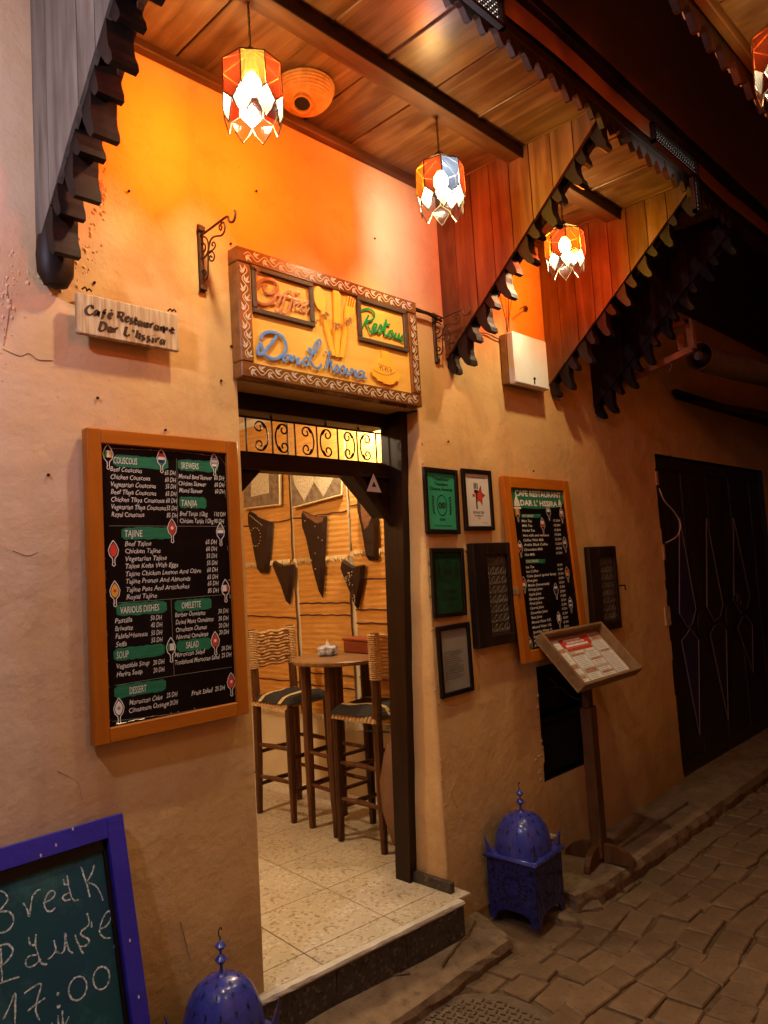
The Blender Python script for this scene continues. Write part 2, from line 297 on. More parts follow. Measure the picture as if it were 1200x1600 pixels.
DKFRAME = wood('grey_brown_moulding', (0.0600, 0.0390, 0.0240), (0.1020, 0.0690, 0.0450), 'X', rough=.5, bump=.3, rnd=.1)
MANH = mat('cast_iron_cover', (0.12, 0.080, 0.048), (0.16, 0.108, 0.066), rough=.8, metal=0, scale=20, bump=.3)
GL = {'red': glass('red_glass', (0.78, 0.10, 0.025)), 'orange': glass('orange_glass', (0.93, 0.22, 0.018)),
      'amber': glass('amber_glass', (0.95, 0.55, 0.10)), 'green': glass('yellow_green_glass', (0.62, 0.42, 0.03)),
      'blue': glass('blue_glass', (0.30, 0.45, 0.95)), 'violet': glass('violet_glass', (0.55, 0.42, 0.80)), 'clear': glass('clear_ribbed_glass', (0.95, 0.92, 0.86), .06), 'smoke': glass('smoky_amber_glass', (0.42, 0.28, 0.13), .03)}

# ------------------------------------------------------------------ mesh helpers
class MB:
    def __init__(s): s.v = []; s.f = []; s.mi = []; s.cur = 0
    def add(s, vs, fs):
        o = len(s.v); s.v += [tuple(q) for q in vs]; s.f += [tuple(i+o for i in f) for f in fs]; s.mi += [s.cur]*len(fs); return s
    def box(s, a, b, M=None):
        x0, y0, z0 = a; x1, y1, z1 = b
        vs = [Vector(q) for q in ((x0,y0,z0),(x1,y0,z0),(x1,y1,z0),(x0,y1,z0),(x0,y0,z1),(x1,y0,z1),(x1,y1,z1),(x0,y1,z1))]
        if M: vs = [M @ q for q in vs]
        return s.add(vs, ((0,3,2,1),(4,5,6,7),(0,1,5,4),(1,2,6,5),(2,3,7,6),(3,0,4,7)))
    def bbox(s, a, b, bv=.004, M=None):
        """box with its edges chamfered"""
        c = Vector([(p+q)/2 for p, q in zip(a, b)]); h = [abs(q-p)/2 for p, q in zip(a, b)]
        bm = bmesh.new(); bmesh.ops.create_cube(bm, size=2)
        for q in bm.verts: q.co = Vector((q.co.x*h[0], q.co.y*h[1], q.co.z*h[2])) + c
        bmesh.ops.bevel(bm, geom=bm.edges[:], offset=min(bv, min(h)*.8), segments=1, affect='EDGES')
        bm.verts.index_update()
        vs = [(M @ q.co if M else q.co.copy()) for q in bm.verts]; fs = [[q.index for q in f.verts] for f in bm.faces]; bm.free()
        return s.add(vs, fs)
    def hexa(s, p):   # 8 corners, bottom 4 then top 4
        return s.add(p, ((0,3,2,1),(4,5,6,7),(0,1,5,4),(1,2,6,5),(2,3,7,6),(3,0,4,7)))
    def tube(s, pts, r, n=6, closed=False, caps=True, flat=None):
        pts = [Vector(p) for p in pts]; m = len(pts); rr = r if isinstance(r, (list, tuple)) else [r]*m
        rings = []; prev = None
        for i, p in enumerate(pts):
            if closed: t = pts[(i+1) % m]-pts[i-1]
            else: t = pts[min(i+1, m-1)]-pts[max(i-1, 0)]
            if t.length < 1e-9: t = Vector((0, 0, 1))
            t.normalize()
            if prev is None:
                a = Vector((0, 0, 1)) if abs(t.z) < .9 else Vector((1, 0, 0)); u = t.cross(a).normalized()
            else:
                u = prev - t*prev.dot(t)
                u = u.normalized() if u.length > 1e-6 else t.orthogonal().normalized()
            prev = u; v = t.cross(u); ring = []
            for k in range(n):
                A = 2*PI*k/n; off = (u*math.cos(A)+v*math.sin(A))*rr[i]
                if flat: off = off - flat*off.dot(flat)*.6
                ring.append(p+off)
            rings.append(ring)
        vs = [q for R_ in rings for q in R_]; fs = []
        for i in range(m if closed else m-1):
            j = (i+1) % m
            for k in range(n): fs.append((i*n+k, i*n+(k+1) % n, j*n+(k+1) % n, j*n+k))
        if caps and not closed: fs += [tuple(range(n-1, -1, -1)), tuple((m-1)*n+k for k in range(n))]
        return s.add(vs, fs)
    def lathe(s, prof, n=24, c=(0, 0, 0), M=None, a0=0):
        vs = []; fs = []; m = len(prof)
        for r, z in prof:
            for k in range(n):
                A = a0+2*PI*k/n; q = Vector((r*math.cos(A), r*math.sin(A), z))
                vs.append((M @ q if M else q)+Vector(c))
        for i in range(m-1):
            for k in range(n): fs.append((i*n+k, i*n+(k+1) % n, (i+1)*n+(k+1) % n, (i+1)*n+k))
        if prof[0][0] > 1e-4: fs.append(tuple(range(n-1, -1, -1)))
        if prof[-1][0] > 1e-4: fs.append(tuple((m-1)*n+k for k in range(n)))
        return s.add(vs, fs)
    def prism(s, poly, d):   # polygon (3-D points) pushed along the vector d
        poly = [Vector(p) for p in poly]; d = Vector(d); n = len(poly)
        fs = [tuple(range(n)), tuple(range(2*n-1, n-1, -1))] + [(i, i+n, (i+1) % n+n, (i+1) % n) for i in range(n)]
        return s.add(poly+[p+d for p in poly], fs)
    def quad(s, a, b, c, d): return s.add((a, b, c, d), ((0, 1, 2, 3),))
    def mesh(s, name, mats, off=None, smooth=False):
        me = bpy.data.meshes.new(name); o = Vector(off) if off else Vector()
        me.from_pydata([Vector(v)-o for v in s.v], [], s.f)
        for m in (mats if isinstance(mats, (list, tuple)) else [mats]): me.materials.append(m)
        if any(s.mi): me.polygons.foreach_set('material_index', s.mi)
        bm = bmesh.new(); bm.from_mesh(me); bmesh.ops.recalc_face_normals(bm, faces=bm.faces); bm.to_mesh(me); bm.free()
        if smooth:
            me.polygons.foreach_set('use_smooth', [True]*len(me.polygons))
            try: me.set_sharp_from_angle(angle=math.radians(40))
            except Exception: pass
        me.update(); return me

ORG = {}
def thing(name, label, cat, loc=(0, 0, 0), group=None, rz=0):
    o = bpy.data.objects.new(name, None); COL.objects.link(o); o.location = loc; o.rotation_euler = (0, 0, rz)
    o.empty_display_size = .1; o['label'] = label; o['category'] = cat
    if group: o['group'] = group
    ORG[o] = Vector(loc); return o
def part(name, mb, mats, parent, local=False, smooth=False, stuff=False, label=None):
    """a mesh under a thing or a part; its vertices were given in world space unless local"""
    o = bpy.data.objects.new(name, mb.mesh(name, mats, None if local else ORG[parent], smooth))
    COL.objects.link(o); o.parent = parent; ORG[o] = ORG[parent]
    if stuff: o['kind'] = 'stuff'
    if label: o['label'] = label
    return o
def single(name, mb, mats, label, cat, loc, group=None, smooth=False):
    o = bpy.data.objects.new(name, mb.mesh(name, mats, loc, smooth)); COL.objects.link(o); o.location = loc
    o['label'] = label; o['category'] = cat; ORG[o] = Vector(loc)
    if group: o['group'] = group
    return o
def struct(name, mb, mats, smooth=False):
    o = bpy.data.objects.new(name, mb.mesh(name, mats, None, smooth)); COL.objects.link(o); o['kind'] = 'structure'; ORG[o] = Vector(); return o
def inst(name, me, parent, loc=(0, 0, 0), rot=None):
    """one more piece sharing its mesh; loc in world space"""
    o = bpy.data.objects.new(name, me); COL.objects.link(o); o.parent = parent; o.location = Vector(loc)-ORG[parent]
    if rot: o.rotation_euler = rot
    ORG[o] = Vector(loc); return o
def copy_tree(o, parent=None):
    c = o.copy(); COL.objects.link(c)
    if parent: c.parent = parent
    for ch in list(o.children): copy_tree(ch, c)
    return c

def smooth_pts(p, k=4):
    p = [Vector(q) for q in p]
    if len(p) < 3: return p
    out = []
    for i in range(len(p)-1):
        a, b, c, d = p[max(i-1, 0)], p[i], p[i+1], p[min(i+2, len(p)-1)]
        for j in range(k):
            t = j/k
            out.append(.5*((2*b)+(c-a)*t+(2*a-5*b+4*c-d)*t*t+(3*b-a-3*c+d)*t**3))
    out.append(p[-1]); return out

_T = {}
def text_geo(s, shear=0.0, space=1.0, bold=0.0):
    k = (s, shear, space, bold)
    if k not in _T:
        cu = bpy.data.curves.new('t', 'FONT'); cu.body = s; cu.size = 1; cu.resolution_u = 2; cu.shear = shear
        cu.space_character = space; cu.offset = bold
        ob = bpy.data.objects.new('t', cu); COL.objects.link(ob)
        dg = bpy.context.evaluated_depsgraph_get(); e = ob.evaluated_get(dg); me = e.to_mesh()
        vs = [(v.co.x, v.co.y) for v in me.vertices]; fs = [tuple(p.vertices) for p in me.polygons]
        e.to_mesh_clear(); bpy.data.objects.remove(ob); bpy.data.curves.remove(cu)
        x0 = min(v[0] for v in vs); x1 = max(v[0] for v in vs)
        _T[k] = ([(v[0]-x0, v[1]) for v in vs], fs, x1-x0)
    return _T[k]
def text(mb, s, o, U, V, h, width=None, wob=0.0, **kw):
    """flat lettering: o = start of the baseline, U/V unit axes, h = cap height, width = total run"""
    vs, fs, wd = text_geo(s, **kw); k = h/0.70; kx = (width/wd) if width else k
    mb.add([o + U*(x*kx) + V*(y*k + (wob*math.sin(x*5.1+len(s)) if wob else 0)) for x, y in vs], fs)
def ribbon(mb, pts, wd, N, lift=0.0):
    """flat brush stroke on a surface with normal N"""
    pts = [Vector(p)+N*lift for p in pts]; n = len(pts); ww = wd if isinstance(wd, (list, tuple)) else [wd]*n
    vs = []
    for i, p in enumerate(pts):
        t = (pts[min(i+1, n-1)]-pts[max(i-1, 0)]).normalized(); b = N.cross(t).normalized()*ww[i]*.5
        vs += [p-b, p+b]
    mb.add(vs, [(2*i, 2*i+2, 2*i+3, 2*i+1) for i in range(n-1)])
def disc(mb, c, U, V, ru, rv, n=16):
    mb.add([c+U*math.cos(2*PI*k/n)*ru+V*math.sin(2*PI*k/n)*rv for k in range(n)], [tuple(range(n))])
X1, Y1, Z1 = Vector((1, 0, 0)), Vector((0, 1, 0)), Vector((0, 0, 1)); NW = Vector((0, -1, 0))

# ================================================================== GROUND
SZ = -0.06                                        # street level
m = MB(); m.quad((-12, -6, SZ-.005), (30, -6, SZ-.005), (30, .02, SZ-.005), (-12, .02, SZ-.005))
street = struct('street', m, JOINT)
# paving stones: irregular setts with recessed dirt joints
rs = random.Random(3); stones = []
nx, ny = 40, 14; x0, y0, dx, dy = -.75, -2.1, .142, .135
def yl(x, j): return y0+j*dy+.020*mnoise.noise(Vector((x*2.2, j*3.7, 1.5)))+.016*mnoise.noise(Vector((x*7, j*5.1, 4)))
def xl(i, j, top):
    r = random.Random(i*131+j*17); a = x0+i*dx+(.5*dx if j % 2 else 0)+r.uniform(-.052, .052); return a+r.uniform(-.012, .012)*(1 if top else -1)
cnt = 0; rest = MB()
for j in range(ny):
    for i in range(nx):
        x = x0+i*dx
        a0, a1, b1, b0 = xl(i, j, 0), xl(i+1, j, 0), xl(i+1, j, 1), xl(i, j, 1)
        cs = [(a0, yl(a0, j)), (a1, yl(a1, j)), (b1, yl(b1, j+1)), (b0, yl(b0, j+1))]
        cs = [(p[0]+.055*mnoise.noise(Vector((p[0]*1.3, p[1]*1.9, 7))), p[1]+.075*mnoise.noise(Vector((p[0]*1.2, p[1]*1.6, 2)))) for p in cs]
        jx, jy, ja = rs.uniform(-.009, .009), rs.uniform(-.013, .013), rs.uniform(-.09, .09); mx_, my_ = sum(p[0] for p in cs)/4, sum(p[1] for p in cs)/4; js = rs.uniform(.92, 1.03)
        cs = [(mx_+jx+js*((p[0]-mx_)*math.cos(ja)-(p[1]-my_)*math.sin(ja)), my_+jy+js*((p[0]-mx_)*math.sin(ja)+(p[1]-my_)*math.cos(ja))) for p in cs]
        cx = sum(c[0] for c in cs)/4; cyy = sum(c[1] for c in cs)/4
        if cyy > -.24: continue
        if -.2 < cx < .95 and -.72 < cyy < -.2 and (cx-.55)**2+(cyy+.50)**2 < .085: continue
        g = .0024; z = SZ+rs.uniform(-.003, .006); vs = []
        b = [(cx+(c[0]-cx)*(1-g*9), cyy+(c[1]-cyy)*(1-g*9)) for c in cs]
        t = [(cx+(c[0]-cx)*(1-g*9-.07), cyy+(c[1]-cyy)*(1-g*9-.07)) for c in cs]
        vs = [Vector((p[0]-cx, p[1]-cyy, -.03)) for p in b]+[Vector((p[0]-cx, p[1]-cyy, -.002)) for p in b]+[Vector((p[0]-cx, p[1]-cyy, .004)) for p in t]
        fs = [(0,1,5,4),(1,2,6,5),(2,3,7,6),(3,0,4,7),(4,5,9,8),(5,6,10,9),(6,7,11,10),(7,4,8,11),(8,9,10,11)]
        depth = (Vector((cx, cyy, 0))-CAM).dot(Fw)
        q = CAM; inview = depth > .6
        if inview:
            px = 600+FPX*(Vector((cx, cyy, SZ))-CAM).dot(Rt)/depth; py = 800-FPX*(Vector((cx, cyy, SZ))-CAM).dot(Up)/depth
            inview = -60 < px < 1270 and py < 1680
        if inview and cnt < 290:
            mm = MB(); mm.add(vs, fs); o = part('paving_stone', mm, STREET2, street, local=True); o.location = (cx, cyy, z); cnt += 1
        else: rest.add([v+Vector((cx, cyy, z)) for v in vs], fs)
o = part('far_paving', rest, STREET2, street, stuff=True)
m = MB(); m.quad((4.9, -6, SZ-.004), (30, -6, SZ-.004), (30, -.3, SZ-.004), (4.9, -.3, SZ-.004)); m.quad((-12, -6, SZ-.004), (-.75, -6, SZ-.004), (-.75, -.3, SZ-.004), (-12, -.3, SZ-.004))
part('packed_dirt', m, STREET, street)

def rough_slab(path, y_in, ztop, zbot, seed, amp=.008):
    """mortar slab between the wall line y_in and a ragged front path [(x, y)]"""
    mb = MB(); r = random.Random(seed); n = len(path); vs = []; rows = 5
    for i, (x, y) in enumerate(path):
        for k in range(rows):
            t = k/(rows-1); yy = y_in+(y-y_in)*t
            z = ztop(x, t) + amp*(mnoise.noise(Vector((x*5, yy*7, seed)))) - (.006 if k == rows-1 else 0)
            vs.append((x+r.uniform(-.004, .004), yy, z))
        vs.append((x+r.uniform(-.012, .012), y-.012+r.uniform(-.008, .008), (ztop(x, 1)+zbot)/2+r.uniform(-.008, .008)))
        vs.append((x, y-.004+r.uniform(-.01, .01), zbot-.03))
    rr = rows+2
    fs = [(i*rr+k, (i+1)*rr+k, (i+1)*rr+k+1, i*rr+k+1) for i in range(n-1) for k in range(rr-1)]
    fs += [tuple(range(rr-1, -1, -1)), tuple((n-1)*rr+k for k in range(rr))]
    return mb.add(vs, fs)
rr_ = random.Random(5)
# raised kerb ledge to the right of the lantern
path = []; x = 1.56
while x < 9:
    y = -.335 + .012*mnoise.noise(Vector((x*4, 0, 0))) - (0.0 if x > 1.75 else (x-1.75)*.25)
    path.append((x, y)); x += .06 if x < 4 else .3
ledge = struct('pavement_ledge', rough_slab(path, .03, lambda x, t: .045-.012*t, SZ, 2), CONCR)
# narrow cable slot with a lip along the ledge
m = MB(); m.box((2.15, -.215, .02), (3.05, -.20, .058)); part('ledge_lip', m, CONCR, ledge)
# step-shaped lump where the ledge has crumbled
m = rough_slab([(1.42+.035*i, -.30-.05*math.sin(i*1.1)-(.02 if i % 2 else 0)) for i in range(9)], -.02, lambda x, t: .01-.03*t, SZ, 9, .02)
part('broken_rubble', m, CONCR, ledge)
# sloping mortar strip in front of the doorstep
path = [(-2.4+i*.06, -.245+.012*mnoise.noise(Vector((i*.5, 3, 0)))) for i in range(60)]
path = [(x, y) for x, y in path if x < 1.10] + [(1.13, -.20), (1.17, -.12)]
strip = struct('doorstep_apron', rough_slab(path, .03, lambda x, t: .035-.035*t, SZ, 4), CONCR)
m = MB()
for pts in ([(480, 1592), (540, 1560), (590, 1530), (640, 1520)], [(690, 1508), (712, 1480), (735, 1455), (742, 1440)], [(745, 1425), (765, 1412), (780, 1408)]):
    P3 = smooth_pts([pZ(a, b, .022) for a, b in pts], 5)
    P3 = [p+Vector((random.uniform(-.004, .004), random.uniform(-.004, .004), 0)) for p in P3]
    m.tube(P3, [.0035+.003*math.sin(i*1.3)**2 for i in range(len(P3))], 4)
part('mortar_crack', m, JOINT, strip)
# lower dirt bed under everything near the wall, right of the strip
m = MB(); m.quad((1.1, -.36, SZ-.003), (1.62, -.36, SZ-.003), (1.62, .02, SZ+.02), (1.1, .02, SZ+.02)); part('dirt_patch', m, STREET2, strip)

m = MB(); rp = random.Random(12)
for k in range(420):
    x = rp.uniform(-.4, 4.2); y = (-.35 if x > 1.55 else -.26)-abs(rp.gauss(0, .07)) if k % 3 else rp.uniform(-1.6, -.3)
    q = rp.uniform(.0025, .009)*(1 if k % 3 else .6); M_ = Matrix.Translation((x, y, SZ+.004)) @ Matrix.Rotation(rp.uniform(0, 6), 4, 'Z') @ Matrix.Diagonal((1, rp.uniform(.5, 1), rp.uniform(.4, .7), 1))
    m.lathe([(q*.7, 0), (q, q*.5), (.0002, q)], 5, (0, 0, 0), M_)
gr = bpy.data.objects.new('gravel', m.mesh('gravel', CONCR)); COL.objects.link(gr); gr['kind'] = 'stuff'; gr['label'] = 'small loose stones and grit along the kerb and in the paving joints'; gr['category'] = 'gravel'
# cast iron cover with raised checker marks
c0 = Vector((.55, -.50, SZ))
mh = thing('manhole_cover', 'round cast iron cover with raised checker marks set in the paving below the doorstep', 'manhole cover', c0)
m = MB(); m.lathe([(.285, -.03), (.285, .002), (.27, .006), (.262, .0)], 40, c0); part('plate', m, MANH, mh)
m = MB()
for i in range(-9, 10):
    for j in range(-9, 10):
        p = Vector((i*.028, j*.028, 0))
        if p.length > .245: continue
        R = Matrix.Rotation(math.radians(20+(90 if (i+j) % 2 else 0)), 4, 'Z')
        M_ = Matrix.Translation(c0+p) @ R
        m.box((-.010, -.003, 0), (.010, .003, .0035), M_)
part('raised_marks', m, mat('worn_raised_iron', (0.055, 0.036, 0.022), (0.09, 0.06, 0.038), rough=.7), mh, stuff=True)

# ================================================================== CAFE BUILDING
B = thing('cafe_building', 'peach plastered cafe building with a doorway and an upper floor overhanging on planks', 'building', (0, 0, 0))
DX0, DX1 = 0.0, 1.0            # doorway
MX0, MX1 = 3.50, 5.75          # dark door
NI = (1.83, 2.27, .44, 1.035)   # meter recess
def wall_grid(xs, zs, hole, mb, y=0, step=.07, amp=.0035):
    def fill(a):
        out = []
        for p, q in zip(a, a[1:]):
            n = max(1, int((q-p)/step)); out += [p+(q-p)*i/n for i in range(n)]
        return out+[a[-1]]
    fx, fz = fill(xs), fill(zs); W_ = len(fx); vs = []
    for z in fz:
        for x in fx:
            a = amp
            if z < .25: a = amp*2.0
            vs.append((x, y+a*(mnoise.noise(Vector((x*1.7, 0, z*1.7)))*1.6+mnoise.noise(Vector((x*6, 4, z*6)))*.7) - (.012 if z < .05 else 0), z))
    fs = []
    for j in range(len(fz)-1):
        for i in range(W_-1):
            cx, cz = (fx[i]+fx[i+1])/2, (fz[j]+fz[j+1])/2
            if hole(cx, cz): continue
            fs.append((j*W_+i, j*W_+i+1, (j+1)*W_+i+1, (j+1)*W_+i))
    mb.add(vs, fs)
m = MB()
def hole(x, z): return (DX0 < x < DX1 and .0 < z < 2.33) or (MX0 < x < MX1 and 0.03 < z < 2.30) or (NI[0] < x < NI[1] and NI[2] < z < NI[3]) 
wall_grid([-3.4, DX0, DX1, NI[0], NI[1], MX0, MX1, 9], [-.12, 0.0, .03, NI[2], NI[3], 2.30, 2.33, 3.5], hole, m)
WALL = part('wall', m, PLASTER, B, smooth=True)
# right reveal of the doorway with a rounded, chipped plaster edge
m = MB(); zs = [i*.06-.02 for i in range(40)]
prof = [(1.012, -.001), (1.003, .003), (.998, .010), (.996, .03), (.994, .20)]
vs = []; 
for z in zs:
    for k, (x, y) in enumerate(prof):
        a = .006*mnoise.noise(Vector((z*5, k*.3, 1)))
        vs.append((x+a*(k > 0), y+a*(k == 1), min(z, 2.335)))
n = len(prof); m.add(vs, [(i*n+k, i*n+k+1, (i+1)*n+k+1, (i+1)*n+k) for i in range(len(zs)-1) for k in range(n-1)])
m.box((-.18, .004, 2.33), (1.2, .35, 2.50))         # soffit above the doorway
m.box((-.25, .003, -.1), (0.0, .35, 2.33))         # left reveal, seen only from the right
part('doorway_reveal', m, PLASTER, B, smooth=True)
m = MB()
for i in range(26):
    z = random.uniform(.3, 2.2); r = random.uniform(.003, .007)
    M_ = Matrix.Translation((1.002+random.uniform(-.003, .012), .001, z)) @ Matrix.Rotation(random.uniform(0, 3), 4, 'Y') @ Matrix.Rotation(random.uniform(-.5, .5), 4, 'X')
    m.lathe([(r, -.001), (r*.6, .003), (.0003, .004)], 5, (0, 0, 0), M_ @ Matrix.Rotation(PI/2, 4, 'X') @ Matrix.Diagonal((1, 1.9, 1, 1)))
part('plaster_chips', m, RAW, B, stuff=True)
# plinth skirting of speckled stone beside the step
m = MB(); m.box((.972, -.035, .04), (1.0, .20, .215)); part('skirting', m, TERR_DK, B)
# rough render patches round the foot of the left side panel, and a crack
def lumps(n, pxs, seed, smin=.003, smax=.012):
    r = random.Random(seed); mb = MB()
    for i in range(n):
        a = pxs[r.randrange(len(pxs))]; p = pW(a[0]+r.gauss(0, a[2]), a[1]+r.gauss(0, a[3])); s_ = r.uniform(smin, smax)
        vs = []; k0 = r.uniform(0, 6)
        for k in range(6):
            A = k0+k*PI/3; vs.append((p.x+math.cos(A)*s_*r.uniform(.5, 1.2), .001, p.z+math.sin(A)*s_*r.uniform(.5, 1.7)))
        vs.append((p.x, -s_*.5, p.z)); mb.add(vs, [(k, (k+1) % 6, 6) for k in range(6)])
    return mb
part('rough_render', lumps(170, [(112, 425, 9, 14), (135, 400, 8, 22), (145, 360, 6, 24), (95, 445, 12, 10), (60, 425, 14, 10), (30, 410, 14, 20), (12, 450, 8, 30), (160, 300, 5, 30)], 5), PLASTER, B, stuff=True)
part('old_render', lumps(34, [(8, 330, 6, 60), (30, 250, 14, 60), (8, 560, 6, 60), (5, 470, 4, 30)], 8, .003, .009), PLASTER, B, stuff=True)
m = MB()
for pts in ([(5, 545), (30, 556), (45, 552), (60, 562), (82, 563)], [(8, 430), (14, 480), (6, 540)], [(282, 1440), (290, 1470), (298, 1500)], [(700, 1180), (712, 1210), (706, 1240), (715, 1262)], [(90, 1205), (120, 1222), (128, 1250)], [(960, 700), (948, 740), (955, 775), (946, 800)], [(20, 860), (42, 868), (60, 862)]):
    m.tube(smooth_pts([pW(a, b, -.001) for a, b in pts], 4), .0016, 4)
part('hairline_crack', m, RAW, B)
# nail and screw marks
m = MB()
for a, b in [(147, 442), (201, 299), (400, 299), (585, 373), (361, 477), (361, 541), (345, 595), (360, 381), (785, 578), (152, 622), (75, 742), (700, 690), (258, 672), (833, 736), (610, 540)]:
    p = pW(a, b, -.002); m.lathe([(.0045, 0), (.0045, .006), (.001, .008)], 6, p, Matrix.Rotation(PI/2, 4, 'X'))
part('nail_heads', m, DARKW, B, stuff=True)

# upper floor front, standing on the overhang
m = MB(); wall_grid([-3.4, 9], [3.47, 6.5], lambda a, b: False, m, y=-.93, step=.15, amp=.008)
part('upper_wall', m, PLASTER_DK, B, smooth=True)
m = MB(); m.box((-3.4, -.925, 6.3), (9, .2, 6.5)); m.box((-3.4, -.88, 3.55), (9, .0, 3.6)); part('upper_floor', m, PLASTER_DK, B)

# ---------------- interior shell
IX = 1.715
m = MB(); m.quad((IX, .2, .1), (IX, 3.4, .1), (IX, 3.4, 2.9), (IX, .2, 2.9)); part('side_wall', m, CREAM, B)
m = MB(); m.quad((-.9, 3.3, .1), (IX, 3.3, .1), (IX, 3.3, 2.9), (-.9, 3.3, 2.9)); m.quad((-.9, .35, .1), (-.9, 3.3, .1), (-.9, 3.3, 2.9), (-.9, .35, 2.9)); part('inner_wall', m, INWALL, B)
m = MB(); m.quad((-.9, .35, .1), (0, .35, .1), (0, .35, 2.9), (-.9, .35, 2.9)); m.quad((.994, .2, .1), (IX, .2, .1), (IX, .2, 2.9), (.994, .2, 2.9)); m.quad((0, .35, 2.45), (.994, .35, 2.45), (.994, .35, 2.9), (0, .35, 2.9)); part('front_inner_wall', m, INWALL, B)
m = MB(); m.quad((-.9, .2, 2.78), (IX, .2, 2.78), (IX, 3.3, 2.78), (-.9, 3.3, 2.78)); part('inner_ceiling', m, CREAM, B)
# floor of terrazzo tiles, each tile a piece
FZ = .17
floor = struct('interior_floor', MB().box((-.9, .06, .05), (IX, 3.3, FZ-.005)), GROUT)
m = MB()
T = .40; ang = math.radians(-4.6); org = pZ(475, 1489, FZ); U = Vector((math.cos(ang), math.sin(ang), 0)); V = Vector((-math.sin(ang), math.cos(ang), 0))
edgeL, edgeR = pZ(415, 1560, FZ), pZ(706, 1412, FZ)
mt = MB().bbox((.0022, .0022, -.012), (T-.0022, T-.0022, 0), .002).mesh('floor_tile', TERR)
for i in range(-3, 5):
    for j in range(0, 8):
        p = org+U*(i*T)+V*(j*T); c = p+U*T/2+V*T/2
        if c.x < -1.0 or c.x > IX+.12 or c.y > 3.3: continue
        inst('floor_tile', mt, floor, p, (0, 0, ang))
dpt = (org-edgeL).dot(V)          # cut row at the threshold
mt2 = MB().bbox((.0022, -dpt+.030, -.012), (T-.0022, -.0022, 0), .002).mesh('cut_tile', TERR)
for i in range(-1, 2): inst('cut_tile', mt2, floor, org+U*(i*T), (0, 0, ang))
A_ = edgeL-U*.05; E_ = edgeL+U*.985
step = MB()
m = MB(); nseg = 40                                    # chipped marble nosing
vs = []
for i in range(nseg+1):
    p = A_.lerp(E_, i/nseg); e = random.uniform(-.004, .004); q = random.uniform(0, .003)
    for (dv, dz) in ((.030, 0), (.030, .001-q), (-.002+e*.6, .0+e*.2), (-.006+e, -.010), (-.004, -.018)): vs.append(p+V*dv+Z1*dz)
m.add(vs, [(i*5+k, i*5+k+1, (i+1)*5+k+1, (i+1)*5+k) for i in range(nseg) for k in range(4)])
part('marble_nosing', m, MARBLE, floor)
for k in range(3):
    m = MB(); a = A_+U*(.35*k+.001); b = A_+U*(min(.35*(k+1), (E_-A_).dot(U))-.002)
    n_ = V*.0; lo = Z1*(-.17)
    m.hexa([a+lo, b+lo, b+lo+V*.03, a+lo+V*.03, a-Z1*.018, b-Z1*.018, b-Z1*.018+V*.03, a-Z1*.018+V*.03])
    part('step_riser', m, TERR_DK, floor)
m = MB(); m.hexa([A_+Z1*-.17+V*.03, E_+Z1*-.17+V*.03, E_+Z1*-.17+V*.26, A_+Z1*-.17+V*.2, A_+Z1*-.013+V*.03, E_+Z1*-.013+V*.03, E_+Z1*-.013+V*.26, A_+Z1*-.013+V*.2]); part('step_core', m, GROUT, floor)

# ---------------- door frame with iron transom
DF = thing('door_frame', 'dark brown timber doorway frame with corner braces and an iron scroll transom', 'door frame', (.5, .2, .17))
Yd = .20
m = MB(); m.hexa([Vector(p) for p in ((.950, .185, .17), (1.0, .185, .17), (1.0, .275, .17), (.950, .275, .17), (.950, .065, 2.335), (1.0, .065, 2.335), (1.0, .20, 2.335), (.950, .20, 2.335))]); part('post', m, FRAMEW, DF)
m = MB(); m.bbox((-.03, .15, .17), (.02, .27, 2.33)); part('post', m, FRAMEW, DF)
m = MB(); m.bbox((.02, .15, 2.262), (.945, .27, 2.33)); part('lintel', m, FRAMEW_X, DF)
m = MB(); m.bbox((.02, .16, 2.028), (.945, .26, 2.090)); m.bbox((.02, .15, 2.022), (.945, .16, 2.035), .002); part('transom_rail', m, FRAMEW_X, DF)
m = MB(); m.prism([(.02, .18, 2.028), (.02, .18, 1.86), (.045, .18, 1.86), (.225, .18, 2.028)], (0, .06, 0)); part('corner_brace', m, FRAMEW, DF)
m = MB(); m.prism([(.945, .17, 2.028), (.945, .17, 1.84), (.90, .17, 1.84), (.70, .17, 2.028)], (0, .07, 0)); m.prism([(.70, .165, 2.028), (.925, .165, 1.80), (.945, .165, 1.80), (.945, .165, 1.835), (.755, .165, 2.028)], (0, -.012, 0)); part('corner_brace', m, FRAMEW, DF)
m = MB(); m.tube([(.02, .2, 2.245), (.945, .2, 2.245)], .0045, 6); m.tube([(.02, .2, 2.100), (.945, .2, 2.100)], .0045, 6)
xs = [pW(370+q/4.8, 640+200/4.8, .2).x for q in (70, 265, 435, 600, 755, 900, 1040)]
for x in xs: m.tube([(x, .2, 2.100), (x, .2, 2.245)], .004, 6)
for x in (.30, .60, .80): m.tube([(x, .2, 2.245), (x, .2, 2.265)], .005, 6); m.tube([(x, .2, 2.085), (x, .2, 2.100)], .005, 6)
part('transom_bars', m, BLKIRON, DF)
def scroll(cx, flip):
    pts = []
    for sgn in (1, -1):
        cur = []
        for k in range(16):      # spiral curl
            t = k/15; A = t*2*PI*1.15; rad = .008+.020*t
            cur.append((math.cos(A+2.2)*rad, sgn*(.036+math.sin(A+2.2)*rad)))
        pts.append(cur)
    top = pts[0]; bot = pts[1][::-1]
    back = [(-.045*math.cos(a)+.002, .064*math.sin(a)) for a in [1.25, .8, .4, 0, -.4, -.8, -1.25]]
    allp = top+back+bot
    return [(cx+(p[0]*(-1 if flip else 1)), .2, 2.1725+p[1]) for p in allp]
cells = [.045]+[(a+b)/2 for a, b in zip(xs, xs[1:])]
